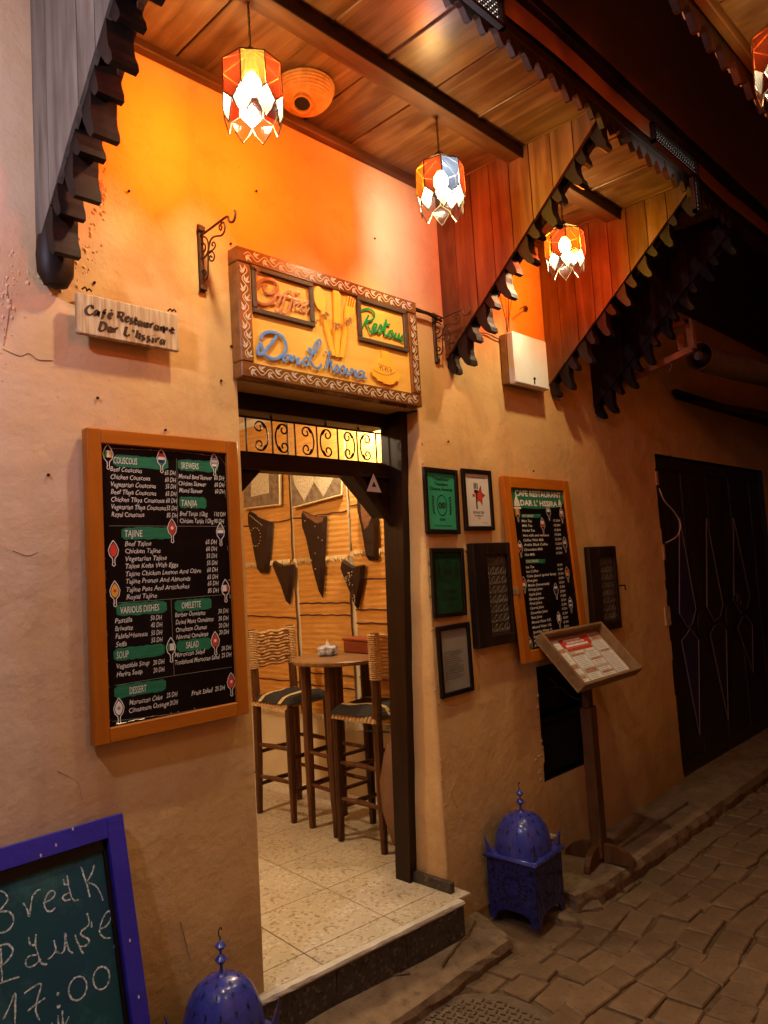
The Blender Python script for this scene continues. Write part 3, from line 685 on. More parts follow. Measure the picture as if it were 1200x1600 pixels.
for i, cx in enumerate(cells):
    m = MB(); m.tube(smooth_pts(scroll(cx, i % 2 == 1), 2), .0038, 5); part('scroll', m, BLKIRON, DF, smooth=True)
m = MB(); q = [pW(370+a/4.8, 640+b/4.8, .148) for a, b in ((1025, 480), (1085, 622), (975, 612))]; m.prism(q, (0, .001, 0)); 
sticker = single('warning_sticker', m, WHITEPAPER, 'small triangular pale sticker with a black mark on the right door brace', 'sticker', q[0])
m = MB(); c = (q[0]+q[1]+q[2])/3; m.prism([c+(p-c)*.30-Y1*.001+Z1*.003 for p in q], (0, .0008, 0)); m.prism([c+Vector((-.02, -.001, -.030)), c+Vector((.02, -.001, -.031)), c+Vector((.02, -.001, -.036)), c+Vector((-.02, -.001, -.035))], (0, .0008, 0))
part('sticker_print', m, BLACKINK, sticker)

# ================================================================== CANOPY (underside of the overhang)
C = thing('wooden_canopy', 'knotty pine canopy over the cafe front with carved scalloped side brackets', 'canopy', (0, -.45, 3.45))
CZ, D = 3.455, .88
seams = [-.69, -.42, -.22, .09, .36, .62, .90, 1.225, 1.50, 1.84, 2.15, 2.45, 2.72]
for a, b in zip(seams, seams[1:]):
    z = CZ+random.uniform(-.0, .004)
    m = MB(); m.bbox((a+.002, -D+.01, z), (b-.002, -.002, z+.02), .003); part('ceiling_plank', m, PINE, C)
for a, b in zip(seams[:-1][::2], seams[1:][::2]): pass
m = MB()
for x in (-.22, .36, .90, 1.84): m.bbox((x-.012, -D+.02, CZ-.006), (x+.004, -.52, CZ+.001), .002)
part('seam_batten', m, PINE, C)
m = MB(); m.bbox((-.69, -.515, CZ-.045), (2.72, -.435, CZ), .004); part('beam', m, BEAM_X, C)
m = MB(); m.bbox((-.69, -.523, CZ-.055), (2.72, -.516, CZ), .002); part('beam_edge', m, DARKW_X, C)
m = MB(); m.bbox((-.69, -.045, CZ-.035), (2.72, -.006, CZ), .004); part('ledger', m, BEAM_X, C)
lobe = [(-.030, .030), (-.031, .056), (-.022, .080), (-.004, .092), (.014, .086), (.026, .066), (.029, .036), (.028, .008), (.034, -.022), (.047, -.048), (.050, -.070), (.030, -.074), (.012, -.058), (-.004, -.034), (-.020, -.010)]
def side_panel(x, left_mat, right_mat, zb=2.60, thick=.055):
    m = MB(); m.bbox((x-.02, -D, CZ-.03), (x+.02, 0, CZ-.001), .003); pan = part('side_panel', m, BEAM_X, C)
    n = 8
    for side, mt_, y_off in ((-1, left_mat, 0), (1, right_mat, 0)):
        for k in range(n):
            ya, yb = -D*k/n, -D*(k+1)/n
            za, zb_ = zb+.80*k/n, zb+.80*(k+1)/n
            xa, xb = (x-.045, x-.027) if side < 0 else (x+.027, x+.045)
            d = random.uniform(-.0015, .0015); xa += d; xb += d
            m = MB(); g = .0022
            m.hexa([Vector(p) for p in ((xa, ya-g, za), (xb, ya-g, za), (xb, yb+g, zb_-.0), (xa, yb+g, zb_), (xa, ya-g, CZ-.003), (xb, ya-g, CZ-.003), (xb, yb+g, CZ-.003), (xa, yb+g, CZ-.003))])
            part('plank', m, mt_, pan)
    mb = MB(); mb.prism([(-thick/2, -s_*1.0, z*.97) for s_, z in lobe], (thick, 0, 0)); me = mb.mesh('scallop', SCALW)
    for k in range(14):
        t = k/13; s_ = .015+(D-.05)*t; z = zb-.015+.79*t
        if k % 2: s_ += .016; z -= .018
        else: s_ -= .012; z += .020
        o = inst('scallop', me, pan, (x+random.uniform(-.006, .006), -s_+random.uniform(-.004, .004), z+random.uniform(-.006, .006)), (random.uniform(-.10, .10), 0, 0)); 
    return pan
side_panel(-.665, GREYW, PINE_Z, zb=2.62, thick=.075)
side_panel(1.27, PINE_Z, PINE_Z, zb=2.60)
side_panel(2.20, PINE_Z, DARKW, zb=2.60)
side_panel(2.72, DARKW, DARKW, zb=2.53)
# carved end piece hanging under the left panel
m = MB(); m.lathe([(.0005, 0), (.035, .012), (.055, .05), (.058, .10), (.05, .16)], 12, (-.665, -.035, 2.50), Matrix.Diagonal((1, .7, 1, 1))); part('carved_foot', m, DARKW, C, smooth=True)
# scalloped valance along the outer edge
m = MB(); m.bbox((-.72, -D-.035, CZ-.02), (2.78, -D-.008, CZ+.10), .003); val = part('valance', m, DARKW_X, C)
tooth = [(-.045, .0), (-.045, -.030), (-.030, -.040), (-.018, -.058), (-.004, -.076), (.012, -.072), (.020, -.050), (.034, -.040), (.045, -.034), (.045, 0)]
me = MB().prism([(a, 0, b) for a, b in tooth], (0, -.022, 0)).mesh('valance_tooth', DARKW)
for k in range(38): inst('valance_tooth', me, val, (-.66+k*.0905+random.uniform(-.006, .006), -D-.009, CZ-.02+random.uniform(0, .012)), (0, random.uniform(-.08, .08), 0))
m = MB(); m.bbox((-.72, -D-.085, CZ+.10), (9, -D-.006, CZ+.15), .003); part('valance_cap', m, DARKW_X, C)

# pierced grille on the upper floor edge
def grille(name, label, a, b, nx_, nz_, cat='grille'):
    t = thing(name, label, cat, a); y = a.y
    m = MB(); w_ = b.x-a.x; h = b.z-a.z; sh = 0
    for (p, q) in (((a.x, a.z), (b.x, a.z+.012)), ((a.x, b.z-.012), (b.x, b.z)), ((a.x, a.z), (a.x+.015, b.z)), ((b.x-.015, a.z), (b.x, b.z))):
        m.box((p[0], y-.016, p[1]), (q[0], y+.004, q[1]))
    part('surround', m, DARKW_X, t)
    m = MB()
    for i in range(1, nx_): m.tube([(a.x+w_*i/nx_, y-.006, a.z), (a.x+w_*i/nx_, y-.006, b.z)], .0028, 4)
    for j in range(1, nz_): m.tube([(a.x, y-.006, a.z+h*j/nz_), (b.x, y-.006, a.z+h*j/nz_)], .0028, 4)
    for i in range(nx_):
        for j in range(nz_): m.lathe([(min(w_/nx_, h/nz_)*.28, -.002), (min(w_/nx_, h/nz_)*.28, .002)], 6, (a.x+w_*(i+.5)/nx_, y-.006, a.z+h*(j+.5)/nz_), Matrix.Rotation(PI/2, 4, 'X'))
    part('lattice', m, BLKIRON, t)
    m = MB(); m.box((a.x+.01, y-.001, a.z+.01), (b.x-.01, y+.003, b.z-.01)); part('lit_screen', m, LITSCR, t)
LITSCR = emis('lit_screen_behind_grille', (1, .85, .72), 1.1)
grille('pierced_vent', 'long pierced metal grille hanging below the dark upper wall, right of the canopy edge', Vector((1.54, -.975, 3.385)), Vector((2.03, -.975, 3.475)), 22, 4)
grille('pierced_vent', 'upright pierced metal strip at the lower end of the long grille', Vector((1.95, -.975, 3.20)), Vector((2.03, -.975, 3.38)), 4, 8)
grille('pierced_vent', 'short pierced metal grille on the upper wall at the top edge of the photo', Vector((.20, -.975, 3.33)), Vector((.42, -.975, 3.43)), 9, 4)

# ================================================================== HANGING LANTERNS
def lantern(loc, ztop, seq, label, rz=0.0, s=1.0, bm=None):
    """loc = centre of the bulb"""
    t = thing('hanging_lantern', label, 'lantern', loc, 'stained glass lanterns hanging under the canopies', rz)
    R, h0, h1, n = .096*s, .095*s, -.012*s, 8        # pane ring radius, top, shoulder
    def ring(k, r, z): A = 2*PI*(k)/n; return Vector((r*math.cos(A), r*math.sin(A), z))
    for k in range(n):
        a, b = ring(k-.5, R, h0), ring(k+.5, R, h0); c, d = ring(k+.5, R*1.02, h1), ring(k-.5, R*1.02, h1)
        tip = ring(k, R*.96, h1-.036*s)
        m = MB(); m.add([a, b, c, tip, d], [(0, 1, 2, 3, 4)]); pane = part('glass_pane', m, GL[seq[k % len(seq)]], t, local=True)
        e = ring(k+.5, R*1.02, h1); t2 = ring(k+1, R*.96, h1-.036*s); lo = ring(k+.5, R*.86, -.108*s)
        mid = ring(k+.5, R*1.02, h1-.0)
        m = MB(); m.add([mid, t2, ring(k+.86, R*.93, -.072*s), lo, ring(k+.14, R*.93, -.072*s), tip], [(0, 1, 2, 3, 4, 5)]); part('lower_pane', m, GL['clear'], t, local=True)
        m = MB(); m.add([a, b, ring(k, .018*s, .145*s)], [(0, 1, 2)]); part('roof_pane', m, GL['smoke'], t, local=True)
    m = MB()
    for k in range(n):
        a, b = ring(k-.5, R, h0), ring(k+.5, R, h0); c = ring(k+.5, R*1.02, h1); tip = ring(k, R*.96, h1-.036*s); tip2 = ring(k+1, R*.96, h1-.036*s); lo = ring(k+.5, R*.86, -.108*s)
        q1, q2 = ring(k+.14, R*.93, -.072*s), ring(k+.86, R*.93, -.072*s)
        for p, q in ((a, b), (b, c), (c, tip), (c, tip2), (tip, q1), (q1, lo), (lo, q2), (q2, tip2), (b, ring(k, .018*s, .145*s))): m.tube([p, q], .0024, 4)
    part('lead_frame', m, LEAD, t, local=True)
    m = MB(); m.lathe([(.02*s, .140*s), (.016*s, .155*s), (.006, .165*s)], 8, (0, 0, 0)); part('cap', m, LEAD, t, local=True)
    m = MB(); L_ = ztop-loc[2]
    z = .162*s; k = 0
    while z < L_-.005:
        Rm = Matrix.Translation((0, 0, z+.009)) @ Matrix.Rotation(k % 2*PI/2, 4, 'Z')
        m.tube([Rm @ Vector((.0045*math.cos(a), 0, .010*math.sin(a))) for a in [i*PI/4 for i in range(8)]], .0012, 4, closed=True); z += .0155; k += 1
    m.tube([(.003, 0, .15*s), (.006, .002, L_*.6), (.0, 0, L_)], .0016, 5)
    part('chain', m, LEAD, t, local=True)
    m = MB(); m.lathe([(.012, .076), (.016, .080), (.016, .115), (.004, .145*s)], 8, (0, 0, 0)); part('socket', m, LEAD, t, local=True)
    m = MB(); m.lathe([(.0002, -.034), (.012, -.031), (.022, -.023), (.028, -.010), (.029, .003), (.025, .018), (.017, .030), (.012, .038)], 12, (0, 0, .038)); part('bulb', m, bm or BULBM, t, local=True, smooth=True)
    return t
BULBM = emis('warm_bulb', BULB_COL, BULB); BULBD = emis('weaker_warm_bulb', BULB_COL, BULB*.8); BULBE = emis('weakest_warm_bulb', BULB_COL, BULB*.22)
# panes run anticlockwise from +x; +y faces the wall
lantern((-.212, -.455, 3.095), CZ-.045, ['orange', 'orange', 'orange', 'red', 'red', 'amber', 'red', 'violet'], 'stained glass lantern nearest the viewer, hanging beside the straw shade', .2)
lantern((.705, -.455, 3.10), CZ-.045, ['red', 'violet', 'red', 'orange', 'red', 'blue', 'red', 'green'], 'stained glass lantern with a blue pane between red ones, right above the main sign', .35)
lantern((1.655, -.455, 3.10), CZ-.045, ['red', 'orange', 'red', 'orange', 'red', 'orange', 'red', 'green'], 'stained glass lantern hanging right of the plank side bracket, lighting red planks behind', .2)

# straw shade on the ceiling
p = pZ(476, 135, CZ)
t = thing('straw_lamp', 'coiled straw shade fixed to the pine ceiling beside the nearest lantern', 'lampshade', p)
m = MB(); prof = []
for i in range(26):
    a = i/25*PI/2*.93; prof.append((.112*math.cos(a)+(.003 if i % 2 else 0), -.002-.125*math.sin(a)*.78))
m.lathe(prof, 28, p); part('coiled_bowl', m, BASKET, t, smooth=True)
ax = (CAM-p); ax = Vector((-.42, -.30, -1)).normalized(); q = ax.to_track_quat('Z', 'Y').to_matrix().to_4x4()
m = MB(); m.lathe([(.034, .06), (.036, .125), (.033, .128), (.030, .125), (.028, .08)], 18, p, q); part('spout', m, BASKET, t, smooth=True)
m = MB(); disc(m, p+q @ Vector((0, 0, .112)), q.to_3x3() @ X1, q.to_3x3() @ Y1, .030, .030, 18); part('opening', m, BLACKINK, t)

# ================================================================== BACK HOUSE OPPOSITE
O = thing('opposite_building', 'house across the lane with a plank canopy carrying carved brackets, seen at the top right', 'building', (0, -3.0, 0))
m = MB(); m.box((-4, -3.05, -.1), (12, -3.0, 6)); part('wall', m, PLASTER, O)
OZ = 3.44
OY = -1.43
me_cache = {}
k = 0; x = -.2
while x < 3.2:
    m = MB(); m.bbox((x+.002, -2.99, OZ), (x+.298, OY+.0-.03, OZ+.02), .003); part('ceiling_plank', m, PINE, O); x += .30
m = MB(); m.bbox((-.4, -1.95, OZ-.05), (3.2, -1.88, OZ), .004); m.bbox((-.4, OY-.035, OZ-.05), (3.2, OY-.0, OZ+.03), .004); part('beam', m, BEAM_X, O)
m = MB(); m.box((-.4, -2.99, OZ+.03), (3.2, OY, OZ+.07)); part('roof', m, PLASTER_DK, O)
m = MB(); m.bbox((-.4, OY+.003, OZ-.04), (3.2, OY+.028, OZ+.10), .003); oval = part('valance', m, DARKW_X, O)
me = MB().prism([(a*1.5, 0, b*1.25) for a, b in tooth], (0, .024, 0)).mesh('valance_tooth', DARKW)
for k in range(26): inst('valance_tooth', me, oval, (-.33+k*.1355, OY+.004, OZ-.035))
m = MB()
for k in range(60):
    x = -.3+k*.058; m.tube([(x, OY+.034, OZ-.03), (x+.015, OY+.040, OZ-.055), (x+.008, OY+.034, OZ-.085)], [.004, .006, .003], 5)
part('gold_lit_bits', m, mat('gold_lit_wood', (.40, .22, .07), (.55, .33, .12), rough=.45, scale=20), oval)  # gold colour put on for lantern light catching the valance
pl4 = pW(1226, 98, -1.62)
l4 = lantern((pl4.x, -1.62, pl4.z), OZ, ['red', 'orange', 'red', 'red', 'amber', 'red', 'clear', 'orange'], 'stained glass lantern under the opposite canopy, cut by the top right edge of the photo', .3, bm=BULBE)
l4.name = 'hanging_lantern'
l5 = lantern((-.35, -1.95, 3.14), OZ, ['orange', 'orange', 'red', 'orange', 'orange', 'red', 'clear', 'orange'], 'stained glass lantern under the opposite canopy, out of frame above the viewer', .1, bm=BULBD)
m = MB(); m.bbox((-.55, -2.2, OZ), (-.2, -1.5, OZ+.03)); m.bbox((-.5, -1.99, OZ-.02), (3.2, -1.91, OZ)); part('lamp_batten', m, BEAM_X, O)

# cool white pendant of the neighbouring shop, left of the frame
LAMPM = emis('cool_white_bulb', (0.76, 0.72, 1.0), 760)
LX, LY, LZ = -1.75, -.80, 2.95
t = thing('pendant_lamp', 'cool white globe pendant of the neighbouring shop, left of the frame', 'lamp', (LX, LY, LZ))
m = MB(); m.lathe([(.012, .045), (.03, .055), (.012, .09), (.004, .10)], 12, (LX, LY, LZ)); m.tube([(LX, LY, LZ+.09), (LX, LY, 3.55)], .003, 5); part('cord', m, BLKIRON, t)
m = MB(); m.lathe([(.0003, -.045), (.03, -.035), (.045, 0), (.03, .035), (.012, .045)], 14, (LX, LY, LZ)); part('globe', m, LAMPM, t, smooth=True)

# ================================================================== MAIN SIGN
YS = -.05
S = thing('cafe_sign', 'wide wooden sign over the doorway reading Coffee, Restau and Dar L\'hssira in raised script', 'sign', (.48, YS, 2.57))
sx0, sx1, sz0, sz1 = -.018, .965, 2.325, 2.815; fw = .058
m = MB(); m.box((sx0+.01, YS+.012, sz0+.01), (sx1-.01, .12, sz1-.01)); part('backing_box', m, DARKW_X, S)
m = MB(); m.box((sx0+fw-.004, YS+.004, sz0+fw-.004), (sx1-fw+.004, YS+.011, sz1-fw+.004)); part('panel', m, SIGNP, S)
for nm, a, b in (('frame_rail', (sx0, sz1-fw), (sx1, sz1)), ('frame_rail', (sx0, sz0), (sx1, sz0+fw)), ('frame_stile', (sx0, sz0+fw+.001), (sx0+fw, sz1-fw-.001)), ('frame_stile', (sx1-fw, sz0+fw+.001), (sx1, sz1-fw-.001))):
    m = MB(); m.bbox((a[0], YS-.010, a[1]), (b[0], YS+.05, b[1]), .004); part(nm, m, SIGNF, S)
YF = YS-.0115
vin = MB(); lf = MB()
def vine(p0, p1, n, amp):
    p0, p1 = Vector(p0), Vector(p1); d = (p1-p0); L_ = d.length; u = d/L_; v = Vector((-u.z, 0, u.x))
    pts = [p0+u*(L_*i/(n*8))+v*amp*math.sin(i/8*PI) for i in range(n*8+1)]
    ribbon(vin, pts, .0035, NW)
    for k in range(n):
        sg = 1 if k % 2 == 0 else -1; c = p0+u*(L_*(k+.5)/n)
        for da, ln in ((.5, .034), (-.25, .027), (1.25, .020)):
            b = c-v*sg*amp*.35-u*.012; dirv = (u*math.cos(da)+v*sg*-math.sin(da)).normalized(); nn = Vector((-dirv.z, 0, dirv.x))
            e = b+dirv*ln
            lf.add([b, b+dirv*ln*.4+nn*.0065, e, b+dirv*ln*.45-nn*.003], [(0, 1, 2, 3)])
vine((sx0+.03, YF, sz1-fw/2), (sx1-.03, YF, sz1-fw/2), 24, .013)
vine((sx0+.03, YF, sz0+fw/2), (sx1-.03, YF, sz0+fw/2), 24, .013)
vine((sx0+fw/2, YF, sz0+.07), (sx0+fw/2, YF, sz1-.07), 10, .012)
vine((sx1-fw/2, YF, sz0+.07), (sx1-fw/2, YF, sz1-.07), 10, .012)
part('painted_vine', vin, mat('tan_vine_paint', (.62, .42, .22), rough=.5, bump=0), S); part('painted_leaves', lf, mat('faded_white_leaves', (.62, .55, .44), (.40, .30, .20), rough=.6, scale=60, bump=0), S, stuff=True)
# small inner frames
def inner_frame(pxs, name):
    ps = [pW(a, b, YS-.004) for a, b in pxs]; x0_, x1_ = (ps[0].x+ps[3].x)/2, (ps[1].x+ps[2].x)/2; z1_, z0_ = (ps[0].z+ps[1].z)/2, (ps[2].z+ps[3].z)/2; w_ = .020
    m = MB()
    for a, b in (((x0_, z1_-w_), (x1_, z1_)), ((x0_, z0_), (x1_, z0_+w_)), ((x0_, z0_+w_), (x0_+w_, z1_-w_)), ((x1_-w_, z0_+w_), (x1_, z1_-w_))):
        m.bbox((a[0], YS-.010, a[1]), (b[0], YS+.004, b[1]), .003)
    part(name, m, DKFRAME, S)
inner_frame([(391, 410), (490, 446), (491, 517), (396, 483)], 'word_frame')
inner_frame([(556, 460), (634, 487), (638, 553), (562, 531)], 'word_frame')
def strokes(mb, sts, sc_, ox, oy, plane_y, r, k=4, n=6):
    for st in sts:
        pts = smooth_pts([pW(ox+a/sc_, oy+b/sc_, plane_y) for a, b in st], k); mb.tube(pts, r, n, flat=Y1)
m = MB(); strokes(m, [[(320,385),(285,410),(280,450),(320,495),(380,500),(435,465),(458,400),(425,340),(350,312),(270,318),(195,370),(155,450),(155,540),(195,610),(260,643),(330,640),(385,605),(420,560)]], 8.571, 380, 400, YS-.004, .0078)
part('letter_c', m, COFFEEP, S, smooth=True)
m = MB(); strokes(m, [[(500,515),(450,520),(410,580),(410,630),(445,640),(490,590),(505,540),(500,515),(530,530),(560,520)],
 [(648,492),(625,462),(592,475),(565,530),(540,620),(510,710),(475,748),(435,738),(430,705)], [(752,520),(742,492),(702,490),(672,530),(648,610),(610,720),(572,768),(530,758),(522,720)],
 [(530,535),(600,548),(680,578),(730,600)], [(690,640),(740,632),(757,602),(720,592),(688,625),(682,685),(712,722),(755,712),(790,675)], [(800,672),(850,652),(866,620),(830,612),(792,650),(782,712),(820,748),(862,730),(885,690)]], 8.571, 380, 400, YS-.004, .0050)
part('coffee_letters', m, TANP, S, smooth=True)
m = MB(); strokes(m, [[(255,155),(205,220),(150,285),(105,320),(78,310),(82,260),(105,222),(122,270),(152,330),(200,362),(260,360),(312,320),(340,270),(335,210),(300,150),(240,118),(170,112),(118,140),(105,190)]], 6, 390, 500, YS-.004, .0075)
strokes(m, [[(370,330),(335,330),(312,365),(330,385),(365,358),(388,330),(380,370),(402,388)], [(402,385),(415,335),(432,368),(465,355),(442,400),(462,415),(492,388)],
 [(578,285),(558,265),(560,300),(600,320),(640,260),(665,210),(650,184),(618,225),(588,310),(562,380),(535,428),(508,412),(512,368),(542,352),(575,395),(612,442),(650,450),(675,412)],
 [(712,290),(722,312)], [(755,290),(738,370),(712,465),(742,400),(768,382),(765,440),(785,482)], [(785,480),(812,430),(822,425),(836,462),(820,490),(795,482)], [(836,488),(862,445),(882,430),(892,475),(872,505),(850,497)],
 [(895,505),(918,455),(908,505),(935,515)], [(935,520),(958,455),(975,482),(1000,472),(985,520),(1008,530)], [(1062,480),(1030,482),(1006,520),(1030,545),(1062,515),(1078,488),(1070,532),(1098,548)]], 6, 390, 500, YS-.004, .0052)
part('name_letters', m, BLUEP, S, smooth=True)
m = MB(); strokes(m, [[(642,415),(618,460),(600,500),(575,545),(550,555)], [(560,450),(545,410),(580,362),(640,350),(690,382),(700,430),(670,470),(620,480),(640,540),(665,600),(692,590),(702,565)],
 [(690,562),(716,542),(726,515),(702,510),(686,550),(702,592),(732,575)], [(735,590),(765,512),(778,560),(760,602),(742,592)], [(785,585),(825,462),(812,545),(806,612),(830,628),(850,598)], [(798,508),(865,515)],
 [(892,580),(862,582),(846,620),(870,642),(896,600),(900,640),(915,645)], [(925,600),(918,650),(942,655),(960,608),(956,660),(975,665)], [(1003,618),(978,650),(982,680),(1003,682)]], 6.667, 480, 430, YS-.004, .0052)
part('restau_letters', m, GRNP, S, smooth=True)
def cut(poly, sc_, ox, oy, y, d, mb): mb.prism([pW(ox+a/sc_, oy+b/sc_, y) for a, b in poly], (0, d, 0))
K = (6.667, 480, 430, YS-.006, .009)
m = MB(); cut([(130+math.cos(a)*58+math.sin(a)*22, 240+math.sin(a)*128) for a in [i*PI/10 for i in range(20)]], *K, m); cut([(140,350),(175,350),(205,430),(300,835),(262,838),(165,450)], *K[:3], YS-.005, .008, m); part('spoon_cutout', m, YCUT, S)
m = MB(); cut([(275,145),(292,148),(330,170),(352,210),(345,500),(335,850),(300,850),(288,500)], *K, m); part('knife_cutout', m, YCUT, S)
m = MB(); cut([(395,400),(398,330),(430,215),(438,217),(418,320),(430,322),(452,222),(460,224),(442,328),(455,330),(478,235),(486,238),(466,335),(478,338),(498,255),(506,262),(480,430),(440,460),(430,490),(380,855),(340,855),(395,480)], *K, m); part('fork_cutout', m, YCUT, S)
m = MB(); cut([(775,780),(850,800),(855,870),(900,930),(915,985),(955,1025),(965,1060),(950,1105),(925,1105),(900,1135),(850,1140),(800,1125),(775,1105),(740,1100),(720,1070),(690,1050),(670,1000),(675,965),(735,955),(745,910),(780,860)], *K, m); part('tagine_cutout', m, YCUT, S)
m = MB()
strokes(m, [[(690,985),(760,1025),(850,1040),(920,1010)]], 6.667, 480, 430, YS-.0065, .0012)
for i in range(16): strokes(m, [[(740+i*9, 915+i*3+(i % 2)*40), (748+i*9, 935+i*3+(i % 3)*25)]], 6.667, 480, 430, YS-.0065, .0016)
for cx, cy_ in ((180, 410), (300, 520), (430, 470)):
    for i in range(16):
        a = random.uniform(0, 2*PI); L_ = random.uniform(25, 60)
        strokes(m, [[(cx, cy_), (cx+math.cos(a)*L_*.6, cy_+math.sin(a)*L_*.5-8), (cx+math.cos(a)*L_, cy_+math.sin(a)*L_*.7+random.uniform(5, 30))]], 6.667, 480, 430, YS-.014, .0018, 2, 4)
part('raffia_bows', m, RAFFIA, S, stuff=True)
m = MB()
for i in range(6): strokes(m, [[(150+random.uniform(-60, 30), 120+random.uniform(-20, 20)), (190+random.uniform(-20, 40), 170), (220+random.uniform(-60, 40), 260+random.uniform(-40, 40))]], 8.571, 380, 400, YS-.014, .001, 3, 4)
part('loose_straw', m, RAFFIA, S, stuff=True)

# ================================================================== SMALL NAME BOARD
Yc = -.055
a, b, c, d = pW(120, 454, Yc), pW(281, 491, Yc), pW(281, 552, Yc), pW(123, 517, Yc)
t = thing('name_board', 'small limewashed wooden board lettered Cafe Restaurant Dar L\'hssira left of the doorway', 'sign', (a.x, Yc, a.z))
m = MB(); m.bbox((-.612, Yc, 2.372), (-.265, Yc+.018, 2.502), .004); m.box((-.56, Yc+.017, 2.40), (-.52, -.001, 2.46)); m.box((-.36, Yc+.017, 2.40), (-.32, -.001, 2.46)); part('board', m, WHITEBRD, t)
m = MB(); y_ = Yc-.0012
def nib(mb, sts, w0=.28, w1=1.0, size=.0115):
    """broad-nib italic strokes: thick uprights, thin cross strokes"""
    for st in sts:
        pts = smooth_pts([pW(110+p/6.316, 440+q/6.316, y_) for p, q in st], 4); n = len(pts); ww = []
        for i in range(n):
            tt = pts[min(i+1, n-1)]-pts[max(i-1, 0)]; A = math.atan2(tt.z, tt.x); ww.append(size*(w0+(w1-w0)*abs(math.sin(A-math.radians(25)))))
        ribbon(mb, pts, ww, NW)
nib(m, [[(222,258),(212,240),(188,238),(162,262),(152,290),(165,318),(195,328),(222,312)], [(225,240),(218,268)],
 [(275,290),(255,285),(240,308),(248,332),(268,318),(280,292),(276,335),(288,332)], [(352,288),(340,282),(330,310),(318,350),(305,368)], [(315,305),(352,312)], [(385,345),(405,332),(408,315),(390,312),(376,340),(388,365),(408,355)], [(398,290),(412,278)],
 [(480,300),(472,340),(462,358)], [(462,300),(510,305),(522,325),(505,345),(480,340)], [(495,345),(512,385),(528,390)], [(550,372),(570,360),(568,345),(550,352),(545,380),(560,398),(578,388)],
 [(618,360),(600,362),(600,385),(612,400),(598,415),(582,408)], [(650,350),(638,400),(645,422),(660,418)], [(630,378),(668,385)], [(700,390),(680,392),(672,420),(685,435),(702,415),(706,392),(702,430),(712,435)],
 [(738,400),(730,430),(740,445),(758,420),(765,405),(758,445),(768,448)], [(795,415),(785,455)], [(795,430),(808,412),(822,420)], [(860,430),(840,435),(832,460),(845,475),(862,455),(868,432),(862,472),(872,478)],
 [(898,445),(888,485)], [(892,465),(912,445),(925,455),(915,492)], [(958,450),(946,480)], [(940,462),(962,468)],[(985,470),(978,495)], [(1010,450),(998,495),(1012,508),(1022,500)], [(992,470),(1030,478)], [(930,462),(922,495),(935,500)],
 [(305,400),(292,450),(282,480)], [(290,398),(330,405),(352,430),(345,465),(315,485),(280,480)], [(405,448),(385,450),(375,478),(388,495),(406,475),(412,450),(406,492),(418,495)], [(438,462),(428,500)], [(438,475),(455,458),(470,465)],
 [(552,450),(540,500),(532,528)], [(540,450),(570,456)], [(530,526),(565,535),(585,520)], [(625,475),(618,498)], [(665,480),(655,530),(646,556)], [(655,525),(675,515),(688,525),(678,562),(692,562)],
 [(735,530),(718,532),(718,552),(730,565),(716,580),(700,572)], [(785,540),(768,542),(768,562),(780,577),(766,592),(750,585)], [(820,555),(810,595),(820,600)], [(826,530),(828,534)], [(850,560),(840,600)], [(850,575),(866,558),(880,566)], [(918,572),(900,575),(890,602),(902,616),(920,598),(928,575),(922,612),(934,615)]])
part('painted_lettering', m, mat('dark_brown_lettering', (.045, .02, .01), rough=.6, bump=0), t)
m = MB()
for px_, py_ in ((128, 452), (135, 455), (262, 486), (268, 487), (198, 535)):
    p = pW(px_, py_, -.03); m.tube([p, p+Vector((.008, -.004, .008)), p+Vector((.016, -.002, .002))], .003, 5)
part('hanging_wire', m, BLKIRON, t)

# ================================================================== IRON BRACKETS
def bracket(label, dx_, dz_):
    t = thing('iron_bracket', label, 'bracket', (-.135+dx_, 0, 2.64+dz_), 'scrolled iron brackets on the wall')
    o_ = Vector((dx_, 0, dz_))
    def S_(pts, r, n=5, k=3):
        out = []
        for a, b in pts:
            p = pX(290+a/10, 310+b/10, -.135); out.append(p+o_)
        m = MB(); m.tube(smooth_pts(out, k), r, n); return m
    m = MB(); m.bbox((-.145+dx_, -.012, 2.625+dz_), (-.125+dx_, -.001, 2.875+dz_), .002); m.bbox((-.150+dx_, -.022, 2.845+dz_), (-.120+dx_, -.012, 2.868+dz_), .004); m.bbox((-.150+dx_, -.020, 2.628+dz_), (-.120+dx_, -.012, 2.65+dz_), .004); part('wall_bar', m, IRON, t)
    part('arm', S_([(215,600),(430,440),(640,285),(668,330),(700,372),(745,358),(772,290),(778,215),(765,190)], .0045), IRON, t, smooth=True)
    part('scroll', S_([(225,610),(300,600),(348,670),(355,800),(325,890),(270,938),(222,890),(235,740),(285,700),(310,760),(295,820),(260,835),(250,790),(262,765)], .0034), IRON, t, smooth=True)
    part('scroll', S_([(570,450),(550,425),(560,390),(590,375),(615,430),(605,520),(560,578),(480,588),(415,620),(378,700),(358,850),(355,1000),(350,1200),(310,1275),(262,1230),(262,1150),(300,1118),(318,1160),(300,1195),(280,1180)], .0034), IRON, t, smooth=True)
    part('curl', S_([(570,450),(545,500),(525,450),(540,410)], .003), IRON, t, smooth=True)
    part('curl', S_([(372,830),(430,800),(465,740),(450,690),(420,690),(412,730),(430,740)], .003), IRON, t, smooth=True)
    part('curl', S_([(368,860),(420,830),(452,900),(430,970),(390,975),(372,930),(395,895),(412,920)], .003), IRON, t, smooth=True)
    return t
bracket('scrolled iron bracket standing out from the wall left of the main sign', 0, 0)
bracket('scrolled iron bracket right of the main sign, in front of the plank side bracket', 1.285, -.055)
m = MB(); m.tube([pW(646, 484, -.03), pW(668, 490, -.03), pW(690, 502, -.03)], .006, 6); m.tube([pW(645, 480, -.045), pW(690, 496, -.045)], .004, 6)
